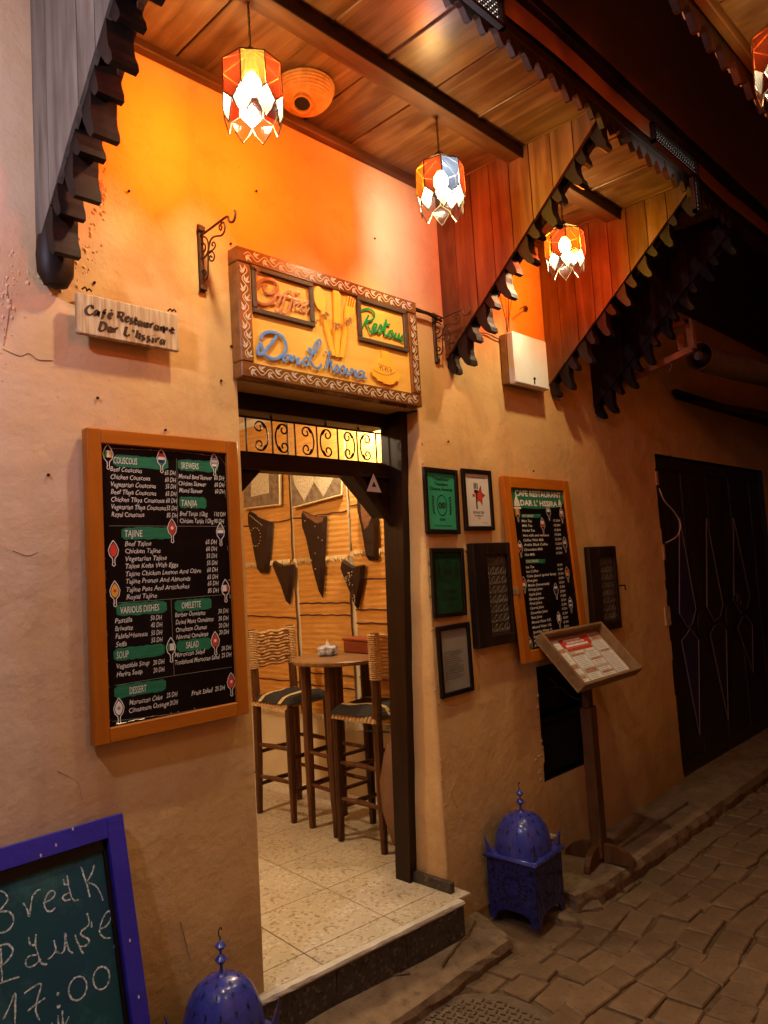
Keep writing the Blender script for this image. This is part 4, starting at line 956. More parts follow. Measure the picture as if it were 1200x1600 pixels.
single('iron_rod', m, IRON, 'short iron rod running from the sign corner to the right iron bracket', 'rod', pW(646, 484, -.03))
m = MB(); m.tube(smooth_pts([pW(732, 520, -.012), pW(760, 521, -.012), pW(775, 528, -.012), pW(784, 530, -.012), pW(793, 522, -.012)], 4), .0035, 5)
m.tube(smooth_pts([pW(793, 522, -.012), pW(790, 500, -.02), pW(783, 470, -.03), pW(779, 455, -.05)], 4), .0028, 5); m.tube(smooth_pts([pW(793, 524, -.012), pW(795, 480, -.02), pW(793, 450, -.03), pW(792, 438, -.05)], 4), .0028, 5)
m.tube(smooth_pts([pW(796, 520, -.012), pW(796, 490, -.02), pW(801, 462, -.03)], 4), .002, 5)
single('wall_cable', m, BRCABLE, 'loose brown cables hanging down the wall to the white box', 'cable', pW(793, 522, -.012), smooth=True)
m = MB(); p = pW(822, 482, -.01); m.tube([pW(812, 483, -.07), pW(818, 479, -.06), p], .003, 5); m.lathe([(.02, -.004), (.012, .006)], 7, p, Matrix.Rotation(PI/2, 4, 'X'))
single('wall_hook', m, IRON, 'small rusty iron hook on the orange wall between the side brackets', 'hook', p)

# ================================================================== WHITE METER BOX
t = thing('meter_box', 'white plastic meter box on a timber backing, high on the wall', 'box', (1.85, 0, 2.68))
q = [pW(800, 520, -.09), pW(855, 530, -.09), pW(858, 607, -.09), pW(807, 600, -.09)]
bx0, bx1, bz0, bz1 = 1.695, 2.02, 2.538, 2.815
m = MB(); m.bbox((bx0, -.09, bz0), (bx1, -.045, bz1), .006); part('cover', m, WHITEBOX, t)
m = MB(); m.bbox((bx0-.0, -.045, bz0+.004), (bx1-.0, -.002, bz1-.002), .003); part('backing', m, TRAYW, t)
m = MB(); p = pW(835, 592, -.092); m.lathe([(.009, 0), (.009, .004), (.001, .006)], 12, p, Matrix.Rotation(PI/2, 4, 'X')); m.box((p.x-.003, p.y-.004, p.z-.028), (p.x+.001, p.y+.001, p.z-.012)); part('lock', m, DARKW, t)

# ================================================================== MENU BOARDS
def frame4(t, x0_, x1_, z0_, z1_, w_, y0_, y1_, mz, mx_, fn=None, names=('frame_stile', 'frame_rail')):
    for nm, a, b, mm in ((names[0], (x0_, z0_), (x0_+w_, z1_), mz), (names[0], (x1_-w_, z0_), (x1_, z1_), mz), (names[1], (x0_+w_, z1_-w_), (x1_-w_, z1_), mx_), (names[1], (x0_+w_, z0_), (x1_-w_, z0_+w_), mx_)):
        m = MB(); m.bbox((a[0], y0_, a[1]), (b[0], y1_, b[1]), .003)
        if fn: m.v = [fn(Vector(v)) for v in m.v]
        part(nm, m, mm, t)
Ym = -.05
MB1 = thing('menu_board', 'large orange framed black menu board with white lettering, left of the doorway', 'menu board', (-.32, Ym, 1.6))
x0_, x1_, z0_, z1_ = -.590, -.044, 1.130, 2.084
frame4(MB1, x0_, x1_, z0_, z1_, .046, Ym-.0, -.012, ORANGEW, ORANGEW_X)
m = MB(); m.box((x0_+.04, Ym+.014, z0_+.04), (x1_-.04, Ym+.024, z1_-.04)); part('black_sheet', m, CHALKBLK, MB1)
yt = Ym+.0125
def linepx(o, sc_, s_, e_, tx, mb, h, y=yt, yb=None):
    a = pW(o[0]+s_[0]/sc_, o[1]+s_[1]/sc_, y); b = pW(o[0]+e_[0]/sc_, o[1]+e_[1]/sc_, y)
    d = Vector((b.x-a.x, 0, b.z-a.z)); U_ = d.normalized(); U_ = Vector((1, 0, U_.z*.5/max(U_.x, .1))).normalized()
    text(mb, tx, a-Z1*h*.5, U_, Z1, h, width=b.x-a.x, shear=.22, wob=.0012, bold=.004)
o1, o2 = (130, 660), (130, 900); k1 = 4.444
tx = MB(); H_ = .0150
for s_, e_, w_ in [((188,322),(408,335),'Beef Couscous'),((190,375),(465,388),'Chicken Couscous'),((192,428),(505,440),'Vegetarian Couscous'),((192,480),(507,492),'Beef Tfaya Couscous'),((194,532),(565,544),'Chicken Tfaya Couscous'),((196,584),(575,596),'Vegetarian Tfaya Couscous'),((197,637),(425,641),'Royal Couscous'),
  ((566,348),(642,350),'65 DH'),((568,397),(644,400),'60 DH'),((572,443),(645,446),'55 DH'),((572,494),(648,496),'65 DH'),((575,542),(652,545),'60 DH'),((578,594),(653,597),'55 DH'),((580,644),(656,646),'85 DH'),
  ((662,372),(895,388),'Minced Beef Skewer'),((662,421),(855,431),'Chicken Skewer'),((666,470),(830,478),'Mixed Skewer'),((910,384),(978,388),'60 DH'),((912,432),(980,436),'60 DH'),((915,478),(982,480),'60 DH'),
  ((671,632),(865,637),'Beef Tanjia 1/2kg'),((910,636),(988,638),'110 DH'),((672,682),(905,685),'Chicken Tanjia 1/2kg'),((910,685),(978,687),'90 DH'),
  ((289,842),(473,840),'Beef Tajine'),((292,893),(537,890),'Chicken Tajine'),((294,946),(580,940),'Vegetarian Tajine'),((294,997),(660,990),'Tajine Kefta With Eggs'),((296,1052),(818,1030),'Tajine Chicken Lemon And Olive'),((298,1104),(745,1085),'Tajine Prunes And Almonds'),
  ((850,830),(928,830),'65 DH'),((853,878),(930,878),'60 DH'),((855,927),(930,925),'55 DH'),((858,976),(932,974),'55 DH'),((860,1024),(935,1021),'60 DH'),((862,1074),(937,1070),'65 DH')]: linepx(o1, k1, s_, e_, w_, tx, H_)
for s_, e_, w_ in [((300,95),(738,70),'Tajine Peas And Artichokes'),((300,147),(512,133),'Royal Tajine'),((865,52),(940,48),'65 DH'),((866,102),(942,99),'85 DH'),
  ((220,312),(340,302),'Pastilla'),((222,366),(345,356),'Briwatte'),((224,420),(448,402),'Falafel+humus'),((226,476),(302,470),'Seffa'),((467,292),(547,287),'50 DH'),((470,342),(551,337),'45 DH'),((471,396),(550,391),'55 DH'),((472,446),(552,441),'55 DH'),
  ((638,270),(848,255),'Berber Omelette'),((642,322),(905,298),'Dried Meat Omelette'),((644,374),(858,352),'Omelette Cheese'),((646,424),(868,402),'Normal Omelette'),((937,245),(1008,241),'30 DH'),((938,296),(1010,292),'30 DH'),((940,345),(1010,341),'20 DH'),((942,392),(1012,387),'20 DH'),
  ((636,548),(846,522),'Moroccan Salad'),((638,602),(948,558),'Traditional Moroccan Salad'),((958,504),(1028,496),'20 DH'),((960,552),(1030,544),'25 DH'),
  ((232,628),(460,602),'Vegetable Soup'),((484,602),(565,592),'20 DH'),((232,684),(412,662),'Harira Soup'),((486,656),(565,646),'20 DH'),
  ((320,880),(550,838),'Moroccan Cake'),((578,830),(655,818),'25 DH'),((318,934),(595,885),'Cinnamon Orange'),((600,884),(658,872),'20 DH'),((752,815),(900,788),'Fruit Salad'),((915,785),(985,774),'25 DH')]: linepx(o2, k1, s_, e_, w_, tx, H_)
part('white_lettering', tx, WHITEP, MB1)
bn = MB(); hd = MB()
def banner(o, s_, e_, tl, w_, ts, te, y=yt, k=k1, hh=.019):
    a = pW(o[0]+s_[0]/k, o[1]+s_[1]/k, y+.0006); b = pW(o[0]+e_[0]/k, o[1]+e_[1]/k, y+.0006); n = 14; vs = []
    r = random.Random(len(w_)*7+s_[1])
    for i in range(n+1):
        p = a.lerp(b, i/n); p.z = a.z+(b.z-a.z)*i/n*.5
        e = r.uniform(-.002, .002); f = r.uniform(-.002, .002); sh = .6 if i in (0, n) else 1
        vs += [p-Z1*(hh*sh)+Z1*e, p+Z1*(hh*sh)+Z1*f]
    bn.add(vs, [(2*i, 2*i+2, 2*i+3, 2*i+1) for i in range(n)])
    a = pW(o[0]+ts[0]/k, o[1]+ts[1]/k, y); b = pW(o[0]+te[0]/k, o[1]+te[1]/k, y)
    text(hd, w_, a-Z1*.010, X1, Z1, .021, width=b.x-a.x, shear=.12, bold=.006)
banner(o1, (205,262), (590,292), 0, 'COUSCOUS', (210,262), (375,272)); banner(o1, (658,292), (935,312), 0, 'SKEWERS', (680,298), (802,306)); banner(o1, (668,555), (855,558), 0, 'TANJIA', (682,560), (790,562))
banner(o1, (266,772), (620,768), 0, 'TAJINE', (288,772), (412,772)); banner(o2, (232,238), (580,215), 0, 'VARIOUS DISHES', (258,240), (528,220)); banner(o2, (636,210), (890,190), 0, 'OMELETTE', (684,206), (818,198))
banner(o2, (212,552), (565,510), 0, 'SOUP', (232,552), (316,546)); banner(o2, (652,492), (890,465), 0, 'SALAD', (714,482), (802,472)); banner(o2, (216,810), (575,758), 0, 'DESSERT', (322,798), (440,782))
part('green_banner', bn, GREENP, MB1); part('heading_lettering', hd, WHITEP, MB1)
# spoon emblems with little flags
def emblem(o, k, cx, cy_, cols, mbs, y=yt, s=1.0):
    c = pW(o[0]+cx/k, o[1]+cy_/k, y); ol, w2 = mbs
    pts = [(0, .034), (.010, .020), (.0165, .004), (.013, -.012), (.004, -.022), (.003, -.034), (.005, -.042), (0, -.046), (-.005, -.042), (-.003, -.034), (-.004, -.022), (-.013, -.012), (-.0165, .004), (-.010, .020)]
    P3 = [c+Vector((a*s, 0, b*s)) for a, b in pts]
    ribbon(ol, P3+[P3[0]], .0026*s, NW, .0003)
    inner = [(0, .026), (.008, .016), (.0125, .004), (.010, -.009), (.003, -.017), (-.003, -.017), (-.010, -.009), (-.0125, .004), (-.008, .016)]
    n = len(cols)
    if cols[0] == 'V':      # upright bands
        cc = cols[1:]; n = len(cc)
        for i, mt_ in enumerate(cc):
            a = -.012+.024*i/n; b = -.012+.024*(i+1)/n
            w2.setdefault(mt_, MB()).add([c+Vector((a*s, 0, -.008*s)), c+Vector((b*s, 0, -.008*s)), c+Vector((b*s, 0, .014*s)), c+Vector((a*s, 0, .014*s))], [(0, 1, 2, 3)])
    elif cols[0] == 'H':
        cc = cols[1:]; n = len(cc)
        for i, mt_ in enumerate(cc):
            a = .018-.030*i/n; b = .018-.030*(i+1)/n; wd = .010 if i in (0, n-1) else .0125
            w2.setdefault(mt_, MB()).add([c+Vector((-wd*s, 0, b*s)), c+Vector((wd*s, 0, b*s)), c+Vector((wd*s, 0, a*s)), c+Vector((-wd*s, 0, a*s))], [(0, 1, 2, 3)])
    else:
        w2.setdefault(cols[0], MB()).add([c+Vector((a*s, 0, b*s)) for a, b in inner], [tuple(range(9))])
        if len(cols) > 1: disc(w2.setdefault(cols[1], MB()), c+Vector((0, -.0004, .003*s)), X1, Z1, .0055*s, .0055*s, 8)
ol = MB(); w2 = {}
E1 = [(o1, 172,225,['V','g','w','o']),(o1, 543,255,['H','r','w','n']),(o1, 910,282,['H','x','w','x','w']),(o1, 617,740,['r','w']),(o1, 953,765,['H','x','w','n']),(o1, 210,895,['r']),
      (o2, 220,110,['y','r']),(o2, 988,90,['V','w','w','r']),(o2, 610,500,['V','g','w','w']),(o2, 917,455,['r','w']),(o2, 1028,740,['r','w']),(o2, 248,925,['w','x'])]
for o_, cx, cy_, cols in E1: emblem(o_, k1, cx, cy_, cols, (ol, w2))
FM = {'g': GRNF, 'w': WHITEP, 'o': YELP, 'r': REDP, 'n': NAVY, 'x': GREY, 'y': YELP}
part('spoon_outlines', ol, WHITEP, MB1)
for kk, mb in w2.items(): part('flag_print', mb, FM[kk], MB1)
m = MB()
for pts in ([(180,718),(990,722)],[(650,250),(655,700)],[(180,180),(640,200),(950,240),(990,300)]): ribbon(m, [pW(130+a/k1, 660+b/k1, yt) for a, b in pts], .0010, NW)
for pts in ([(200,190),(610,160),(1020,125)],[(610,160),(632,690)],[(220,760),(640,690),(1030,632)],[(200,1010),(600,960),(1060,880)]): ribbon(m, [pW(130+a/k1, 900+b/k1, yt) for a, b in pts], .0010, NW)
part('thin_rules', m, GREY, MB1)
m = MB()
for i in range(46):      # silver staples and creases round the sheet edge
    s_ = random.random(); side = i % 4
    p = {0: (x0_+.055+s_*.43, z1_-.052), 1: (x0_+.055+s_*.43, z0_+.052), 2: (x0_+.052, z0_+.06+s_*.82), 3: (x1_-.052, z0_+.06+s_*.82)}[side]
    L_ = random.uniform(.004, .03) if i % 3 == 0 else .004
    dv = Vector((L_, 0, random.uniform(-.002, .002))) if side < 2 else Vector((random.uniform(-.002, .002), 0, L_))
    m.tube([Vector((p[0], yt, p[1])), Vector((p[0], yt, p[1]))+dv], .0009, 4)
part('sheet_creases', m, STUD, MB1, stuff=True)

# second board, leaning out at its foot
def tilt(v):
    k = (2.045-v.z)/.98; return Vector((v.x, v.y-.055*k, v.z))
MB2 = thing('menu_board', 'tall narrow orange framed drinks board headed CAFE RESTAURANT DAR L\' HSSIRA', 'menu board', (1.9, -.05, 1.55))
X0, X1_, Z0_, Z1_ = 1.592, 2.238, 1.085, 2.045
frame4(MB2, X0, X1_, Z0_, Z1_, .060, -.035, -.005, ORANGEW, ORANGEW_X, tilt)
m = MB(); m.box((X0+.05, -.022, Z0_+.05), (X1_-.05, -.012, Z1_-.05)); m.v = [tilt(Vector(v)) for v in m.v]; part('black_sheet', m, CHALKBLK, MB2)
n2 = Vector((0, -1, .0561)).normalized(); o2p = tilt(Vector((1.9, -.0235, 2.045)))
def q2(a, b, s_, ox, oy): return pP(ox+a/s_, oy+b/s_, o2p, n2)
V2 = Vector((0, -.056, 1)).normalized(); 
V2 = n2.cross(X1).normalized(); V2 = V2 if V2.z > 0 else -V2
m = MB(); pts = [(195,195),(600,212),(1000,228),(1008,470),(900,535),(600,552),(350,535),(215,500)]
m.add([q2(a, b, 10, 780, 740)-n2*.0003 for a, b in pts], [tuple(range(8))]); part('green_banner', m, GREENP, MB2)
m = MB()
def l2(s_, e_, tx_, h, mb, k=10, ox=780, oy=740, **kw):
    a = q2(s_[0], s_[1], k, ox, oy); b = q2(e_[0], e_[1], k, ox, oy); text(mb, tx_, a-V2*h*.5, X1, V2, h, width=b.x-a.x, **kw)
l2((243,300), (958,318), 'CAFE RESTAURANT', .030, m, bold=.035); l2((330,452), (905,460), "DAR L' HSSIRA", .029, m, bold=.035)
part('heading_lettering', m, WHITEP, MB2)
m = MB(); l2((360,658), (535,660), 'HOT DRINKS', .013, m, bold=.01)
for s_, e_, w_ in [((350,738),(505,738),'Mint Tea'),((358,812),(515,812),'Milk Tea'),((362,888),(555,886),'Herbal Tea'),((370,965),(775,958),'Hot milk and verbena'),((378,1040),(695,1030),'Coffee With Milk'),((386,1112),(760,1104),'Arabic Black Coffee'),((392,1188),(680,1182),'Chocolate Milk'),((400,1268),(558,1262),'Hot Milk')]: l2(s_, e_, w_, .0135, m, shear=.2, bold=.012)
for i, yy in enumerate((732, 806, 880, 952, 1025, 1095, 1168, 1240)): l2((845+i*7, yy), (950+i*5, yy), ('12' if i % 3 else '15')+' DH', .0125, m, shear=.2, bold=.012)
b2 = dict(k=8, ox=780, oy=860)
l2((335,138), (492,136), 'COLD DRINKS', .013, m, bold=.01, **b2)
for s_, e_, w_ in [((333,210),(435,205),'Ice Tea'),((338,265),(488,255),'Ice Coffee'),((345,322),(710,295),'Coke (zero/ sprite/ fanta)'),((352,380),(478,375),'Energies'),((360,438),(625,415),'Mojito (homemade)'),((365,492),(540,482),'Orange Juice'),((370,552),(525,542),'Apple Juice'),((375,610),(558,596),'Banana Juice'),((382,666),(535,656),'Fruit Juice'),((388,724),(558,712),'Carrot Juice'),((395,784),(605,765),'Cucumber Juice'),((402,842),(535,832),'Beet Juice'),((408,902),(650,875),'Mineral Water 0,5L'),((416,965),(655,935),'Mineral Water 1,5L'),((424,1025),(665,990),'Sparkling Water 1L'),((430,1080),(600,1060),'Sparkling Water'),((436,1140),(600,1120),'Tonic Water'),((442,1195),(600,1175),'Panache')]: l2(s_, e_, w_, .0135, m, shear=.2, bold=.012, **b2)
for i in range(16): l2((725+i*6, 182+i*55), (790+i*6, 178+i*55), ('20', '15', '25')[i % 3]+' DH', .0125, m, shear=.2, bold=.012, **b2)
part('white_lettering', m, WHITEP, MB2)
bn = MB(); 
for (a, b, c, d) in (((350,635),(655,630),(645,690),(345,690)),): bn.add([q2(x_, y_, 10, 780, 740)-n2*.0002 for x_, y_ in (a, b, c, d)], [(0, 1, 2, 3)])
bn.add([q2(x_, y_, 8, 780, 860)-n2*.0002 for x_, y_ in ((330,112),(580,108),(575,158),(335,162))], [(0, 1, 2, 3)]); part('green_banner', bn, GREENP, MB2)
ol = MB(); w2 = {}
for (k_, ox, oy, cx, cy_, cols) in [(10,780,740,285,610,['y']),(10,780,740,770,595,['H','x','w','n']),(10,780,740,975,640,['w','x']),(10,780,740,680,800,['w','r']),(10,780,740,330,1165,['w','r']),(10,780,740,1025,1095,['H','x','w','n']),(8,780,860,310,420,['r','w']),(8,780,860,852,290,['r','y']),(8,780,860,710,500,['H','w','n','n']),(8,780,860,892,670,['H','w','n','w']),(8,780,860,748,855,['w']),(8,780,860,385,1180,['w','g'])]:
    c = q2(cx, cy_, k_, ox, oy)
    pts = [(0, .040), (.014, .024), (.022, .004), (.018, -.014), (.006, -.024), (.004, -.044), (0, -.050), (-.004, -.044), (-.006, -.024), (-.018, -.014), (-.022, .004), (-.014, .024)]
    P3 = [c+X1*a+V2*b for a, b in pts]; ribbon(ol, P3+[P3[0]], .0028, n2, .0004)
    cc = [q_ for q_ in cols if q_ not in 'HV']
    for i, mt_ in enumerate(cc):
        a = .022-.034*i/len(cc); b = .022-.034*(i+1)/len(cc)
        w2.setdefault(mt_, MB()).add([c+X1*-.013+V2*b, c+X1*.013+V2*b, c+X1*.013+V2*a, c+X1*-.013+V2*a], [(0, 1, 2, 3)])
part('spoon_outlines', ol, WHITEP, MB2)
for kk, mb in w2.items(): part('flag_print', mb, FM[kk], MB2)
m = MB()
for cx, cy_ in ((275, 450), (945, 460)):      # small tagine marks in the banner corners
    c = q2(cx, cy_, 10, 780, 740); s_ = 1 if cx < 500 else .6
    m.add([c+X1*a*s_+V2*b*s_ for a, b in ((-.028, -.02), (.028, -.02), (.022, .004), (.008, .03), (0, .04), (-.008, .03), (-.022, .004))], [tuple(range(7))])
    m.add([c+X1*a*s_+V2*b*s_ for a, b in ((-.033, -.034), (.033, -.034), (.033, -.025), (-.033, -.025))], [(0, 1, 2, 3)])
part('tagine_mark', m, WHITEP, MB2)

# ================================================================== FRAMED CERTIFICATES
def picframe(label, x0_, x1_, z0_, z1_, paper, rot=0, y=-.022, w_=.022):
    c = Vector(((x0_+x1_)/2, 0, (z0_+z1_)/2)); R = Matrix.Translation(c) @ Matrix.Rotation(rot, 4, 'Y') @ Matrix.Translation(-c)
    t = thing('picture_frame', label, 'picture frame', (c.x, -.01, c.z))
    m = MB()
    for a, b in (((x0_, z0_), (x0_+w_, z1_)), ((x1_-w_, z0_), (x1_, z1_)), ((x0_+w_, z1_-w_), (x1_-w_, z1_)), ((x0_+w_, z0_), (x1_-w_, z0_+w_))): m.bbox((a[0], y, a[1]), (b[0], -.004, b[1]), .003, R)
    part('frame', m, BLACKF, t)
    m = MB(); m.box((x0_+w_*.9, y+.010, z0_+w_*.9), (x1_-w_*.9, y+.014, z1_-w_*.9), R); part('paper', m, paper, t)
    return t, R, y+.009, c
def award(t, R, y, c, ink, lines, top=True):
    m = MB(); dy = 0 if top else -.06
    ez = c.z+(-.02 if top else .05)
    for s_, z_, h, w_ in lines:
        o_ = Vector((c.x-w_/2, y, z_)); text(m, s_, o_, X1, Z1, h, width=w_, bold=.022)
    def ringp(cx, cz, r, rz_, wd): ribbon(m, [Vector((cx+r*math.cos(a), y, cz+rz_*math.sin(a))) for a in [i*PI/10 for i in range(21)]], wd, NW)
    ringp(c.x, ez, .036, .048, .004)
    for s_ in (-1, 1):
        ringp(c.x+s_*.013, ez, .011, .012, .006); disc(m, Vector((c.x+s_*.013, y, ez)), X1, Z1, .004, .004, 8)
        for k in range(6):
            A = -.9+k*.38; b = Vector((c.x+s_*(.046+.006*math.cos(A)), y, ez-.045+k*.015)); d = Vector((s_*math.cos(.75-k*.04), 0, math.sin(.75-k*.04))); nn = Vector((-d.z, 0, d.x))
            m.add([b, b+d*.013+nn*.0045, b+d*.028, b+d*.013-nn*.0045], [(0, 1, 2, 3)])
    m.v = [R @ Vector(v) for v in m.v]
    part('printed_award', m, ink, t)
t, R, y, c = picframe('green framed award certificate, upper left of the four frames beside the doorway', .990, 1.236, 1.748, 2.058, GREENPAPER, .02)
award(t, R, y, c, BLACKINK, [('Tripadvisor', c.z+.098, .017, .125), ('Travelers', c.z+.074, .015, .10), ('Choice Awards', c.z+.050, .015, .165), ('2024', c.z-.092, .011, .04), ('Thanks for your reviews', c.z-.118, .006, .13)])
t, R, y, c = picframe('white framed certificate with a red star and fork, upper right of the four frames', 1.275, 1.512, 1.763, 2.068, WHITEPAPER, 0)
m = MB()
for s_, z_, h, w_ in (('Our Restaurant Dar Hssira', c.z+.108, .009, .15), ('RESTAURANT GURU', c.z-.068, .012, .09), ('RECOMMENDED', c.z-.082, .007, .07), ('2023', c.z-.095, .007, .02)): text(m, s_, Vector((c.x-w_/2, y, z_)), X1, Z1, h, width=w_, bold=.008)
for k in range(3): m.box((c.x-.026+k*.012, y-.0003, c.z+.055), (c.x-.020+k*.012, y, c.z+.085))
m.box((c.x-.026, y-.0003, c.z+.035), (c.x+.004, y, c.z+.05)); m.box((c.x-.016, y-.0003, c.z-.045), (c.x-.007, y, c.z+.035)); ribbon(m, [Vector((c.x+.02+.05*i/6, y, c.z-.115+.006*math.sin(i*2))) for i in range(7)], .0015, NW)
part('printed_text', m, BLACKINK, t)
m = MB(); st = []
for k in range(10):
    A = PI/2+k*PI/5-.25; r_ = .048 if k % 2 == 0 else .021; st.append(Vector((c.x+.018+r_*math.cos(A)*.9, y+.0004, c.z+.022+r_*math.sin(A)*1.05)))
m.add(st, [tuple(range(10))]); m.add([Vector((c.x-.042, y+.0004, c.z+.015)), Vector((c.x-.022, y+.0004, c.z+.015)), Vector((c.x-.022, y+.0004, c.z+.03)), Vector((c.x-.042, y+.0004, c.z+.028))], [(0, 1, 2, 3)])
part('red_star', m, REDP, t); m = MB(); ribbon(m, st+[st[0]], .004, NW, .0006); part('star_outline', m, BLACKINK, t)
t, R, y, c = picframe('dark green framed certificate, lower left frame under the green award', 1.005, 1.243, 1.362, 1.682, DKGREENPAPER, .02)
award(t, R, y, c, BLACKINK, [('Tripadvisor', c.z+.115, .010, .07), ('Travelers', c.z-.050, .022, .13), ("Choice", c.z-.082, .022, .11), ('2023', c.z-.11, .012, .05)], False)
t, R, y, c = picframe('framed grey typed letter, lowest frame beside the doorway', 1.018, 1.255, 1.002, 1.326, GREYPAPER, -.01)
m = MB()
for k in range(15):
    z_ = c.z+.04-k*.009; ribbon(m, [Vector((c.x-.08+i*.02, y, z_+.0015*math.sin(i*1.3+k))) for i in range(int(6+2.8*random.random()))], .0018, NW)
ribbon(m, [Vector((c.x-.07, y, c.z-.105)), Vector((c.x-.055, y, c.z-.095)), Vector((c.x-.06, y, c.z-.115))], .002, NW)
part('typed_lines', m, BLACKINK, t)

# ================================================================== WINDOW SHUTTERS
def shutter(label, x0_, x1_, z0_, z1_, lx0, ydp, rz=0):
    t = thing('window_shutter', label, 'shutter', (x0_, -.02, z0_))
    m = MB(); w_ = .055
    m.bbox((x0_, ydp, z0_), (lx0, -.003, z1_), .003); m.bbox((x1_-.03, ydp, z0_), (x1_, -.003, z1_), .003); m.bbox((lx0, ydp, z1_-.06), (x1_-.03, -.003, z1_), .003); m.bbox((lx0, ydp, z0_), (x1_-.03, -.003, z0_+.05), .003)
    part('frame', m, DARKW, t)
    m = MB(); m.box((lx0, ydp+.02, z0_+.05), (x1_-.03, ydp+.024, z1_-.06)); part('backing', m, mat('dusty_dark_screen', (.05, .04, .03), (.10, .08, .055), rough=.8, scale=12), t)
    m = MB(); a, b, c_, d = lx0+.004, x1_-.034, z0_+.06, z1_-.07; nx_ = 4; s_ = (b-a)/nx_; nz_ = int((d-c_)/s_)
    for i in range(nx_):
        for j in range(nz_):
            cx, cz = a+s_*(i+.5), c_+(d-c_)/nz_*(j+.5); r_ = s_*.42
            m.tube([(cx+r_*math.cos(A), ydp+.016, cz+r_*math.sin(A)) for A in [q_*PI/4 for q_ in range(8)]], .0022, 4, closed=True)
            m.tube([(cx-s_/2, ydp+.016, cz-s_/2), (cx, ydp+.016, cz-r_*.3), (cx+s_/2, ydp+.016, cz-s_/2)], .0018, 4); m.tube([(cx, ydp+.016, cz-s_/2), (cx, ydp+.016, cz+s_/2)], .0015, 4)
    part('lattice', m, mat('dull_lattice_metal', (.11, .085, .06), (.16, .13, .09), rough=.5, metal=.5, bump=0), t)
    return t
sh = shutter('dark wooden shutter with a round-patterned metal lattice, open left of the drinks board', 1.285, 1.600, 1.195, 1.70, 1.395, -.045)
m = MB(); p = Vector((1.600, -.05, 1.45)); m.bbox((p.x-.012, -.075, p.z-.02), (p.x+.012, -.045, p.z+.02), .004); part('latch', m, TRAYW, sh)
shutter('smaller dark shutter with lattice, open right of the drinks board', 2.405, 2.735, 1.155, 1.66, 2.52, -.04)
m = MB(); p = pW(968, 915, -.045); m.tube([p, p+Vector((.03, -.02, 0)), p+Vector((.035, -.02, -.03))], .005, 5)
single('shutter_hook', m, BLKIRON, 'small black hook on the edge of the right shutter', 'hook', p)
m = MB(); m.bbox((2.31, -.006, 1.215), (2.345, .0, 1.335), .002); single('slot_plate', m, BLACKINK, 'narrow black slot in the plaster between the drinks board and the right shutter', 'slot', (2.33, 0, 1.27))
part('chipped_plaster', lumps(46, [(895, 960, 4, 4), (912, 975, 2, 14), (916, 870, 1, 12), (730, 860, 3, 5), (735, 920, 1, 30), (840, 1120, 1, 24), (843, 1200, 2, 12), (846, 1160, 1, 14)], 3, .006, .016), RAW, B, stuff=True)

# ================================================================== METER RECESS
t = thing('meter_cabinet', 'black metal cabinet with two doors sunk in the wall behind the menu stand', 'cabinet', (2.05, .03, .74))
m = MB(); a = NI; m.box((a[0]-.01, .12, a[2]-.01), (a[1]+.01, .13, a[3]+.01)); m.box((a[0]-.012, .0, a[2]), (a[0], .12, a[3])); m.box((a[1], .0, a[2]), (a[1]+.012, .12, a[3])); m.box((a[0], .004, a[2]-.012), (a[1], .12, a[2])); m.box((a[0], .004, a[3]), (a[1], .12, a[3]+.012)); part('recess', m, BLACKF, t)
m = MB(); m.bbox((a[0]+.008, .03, .45), (a[1]-.008, .045, .720), .004); m.bbox((a[0]+.03, .024, .47), (a[1]-.03, .03, .70), .003); part('lower_door', m, BLKIRON, t)
m = MB(); m.bbox((a[0]+.004, .015, .727), (a[1]-.004, .05, .755), .004); part('crossbar', m, BLKIRON, t)
m = MB(); m.bbox((a[0]+.008, .07, .76), (a[1]-.008, .08, 1.02), .004); m.tube(smooth_pts([(1.98, .03, .93), (2.05, .02, .90), (2.12, .03, .86), (2.22, .02, .80)], 4), .004, 5); part('upper_door', m, BLACKF, t)
m = MB(); m.tube(smooth_pts([(1.97, .02, .95), (2.02, .01, .915), (2.0, .015, .90), (2.08, .01, .885), (2.14, .015, .84), (2.25, .01, .79)], 4), .0022, 5); part('loose_wire', m, STEEL, t)

# ================================================================== MENU STAND
t = thing('menu_stand', 'wooden pedestal with a tilted shallow tray, standing on the ledge', 'stand', (1.97, -.2, .045))
gz = .040
R0 = Matrix.Translation((1.97, -.2, gz)) @ Matrix.Rotation(math.radians(8), 4, 'Z')
m = MB(); m.bbox((-.042, -.03, .02), (.042, .03, .78), .004, R0); part('post', m, STANDW, t)
m = MB(); m.bbox((-.026, -.02, .78), (.026, .02, .975), .003, R0); part('upper_post', m, STANDW, t)
m = MB(); m.lathe([(.014, 0), (.018, .012), (.008, .02)], 10, R0 @ Vector((.042, 0, .70)), Matrix.Rotation(PI/2, 4, 'Y')); part('knob', m, DARKW, t)
fp = [(0, .0), (.16, .0), (.155, .03), (.12, .065), (.07, .085), (0, .09)]
for k in range(4):
    A = k*PI/2; Rk = R0 @ Matrix.Rotation(A, 4, 'Z'); m = MB(); m.prism([Rk @ Vector((.025+x_, -.016, z_)) for x_, z_ in fp], (Rk.to_3x3() @ Vector((0, .032, 0)))); part('foot', m, STANDW, t)
O_ = Vector((1.72, -.10, 1.222)); Ux = Vector((.632, 0, 0)); Dn = Vector((0, -.232, -.252)); ux, dn = Ux.normalized(), Dn.normalized(); nt_ = ux.cross(dn); nt_ = nt_ if nt_.z > 0 else -nt_
W_, Hh = Ux.length, Dn.length
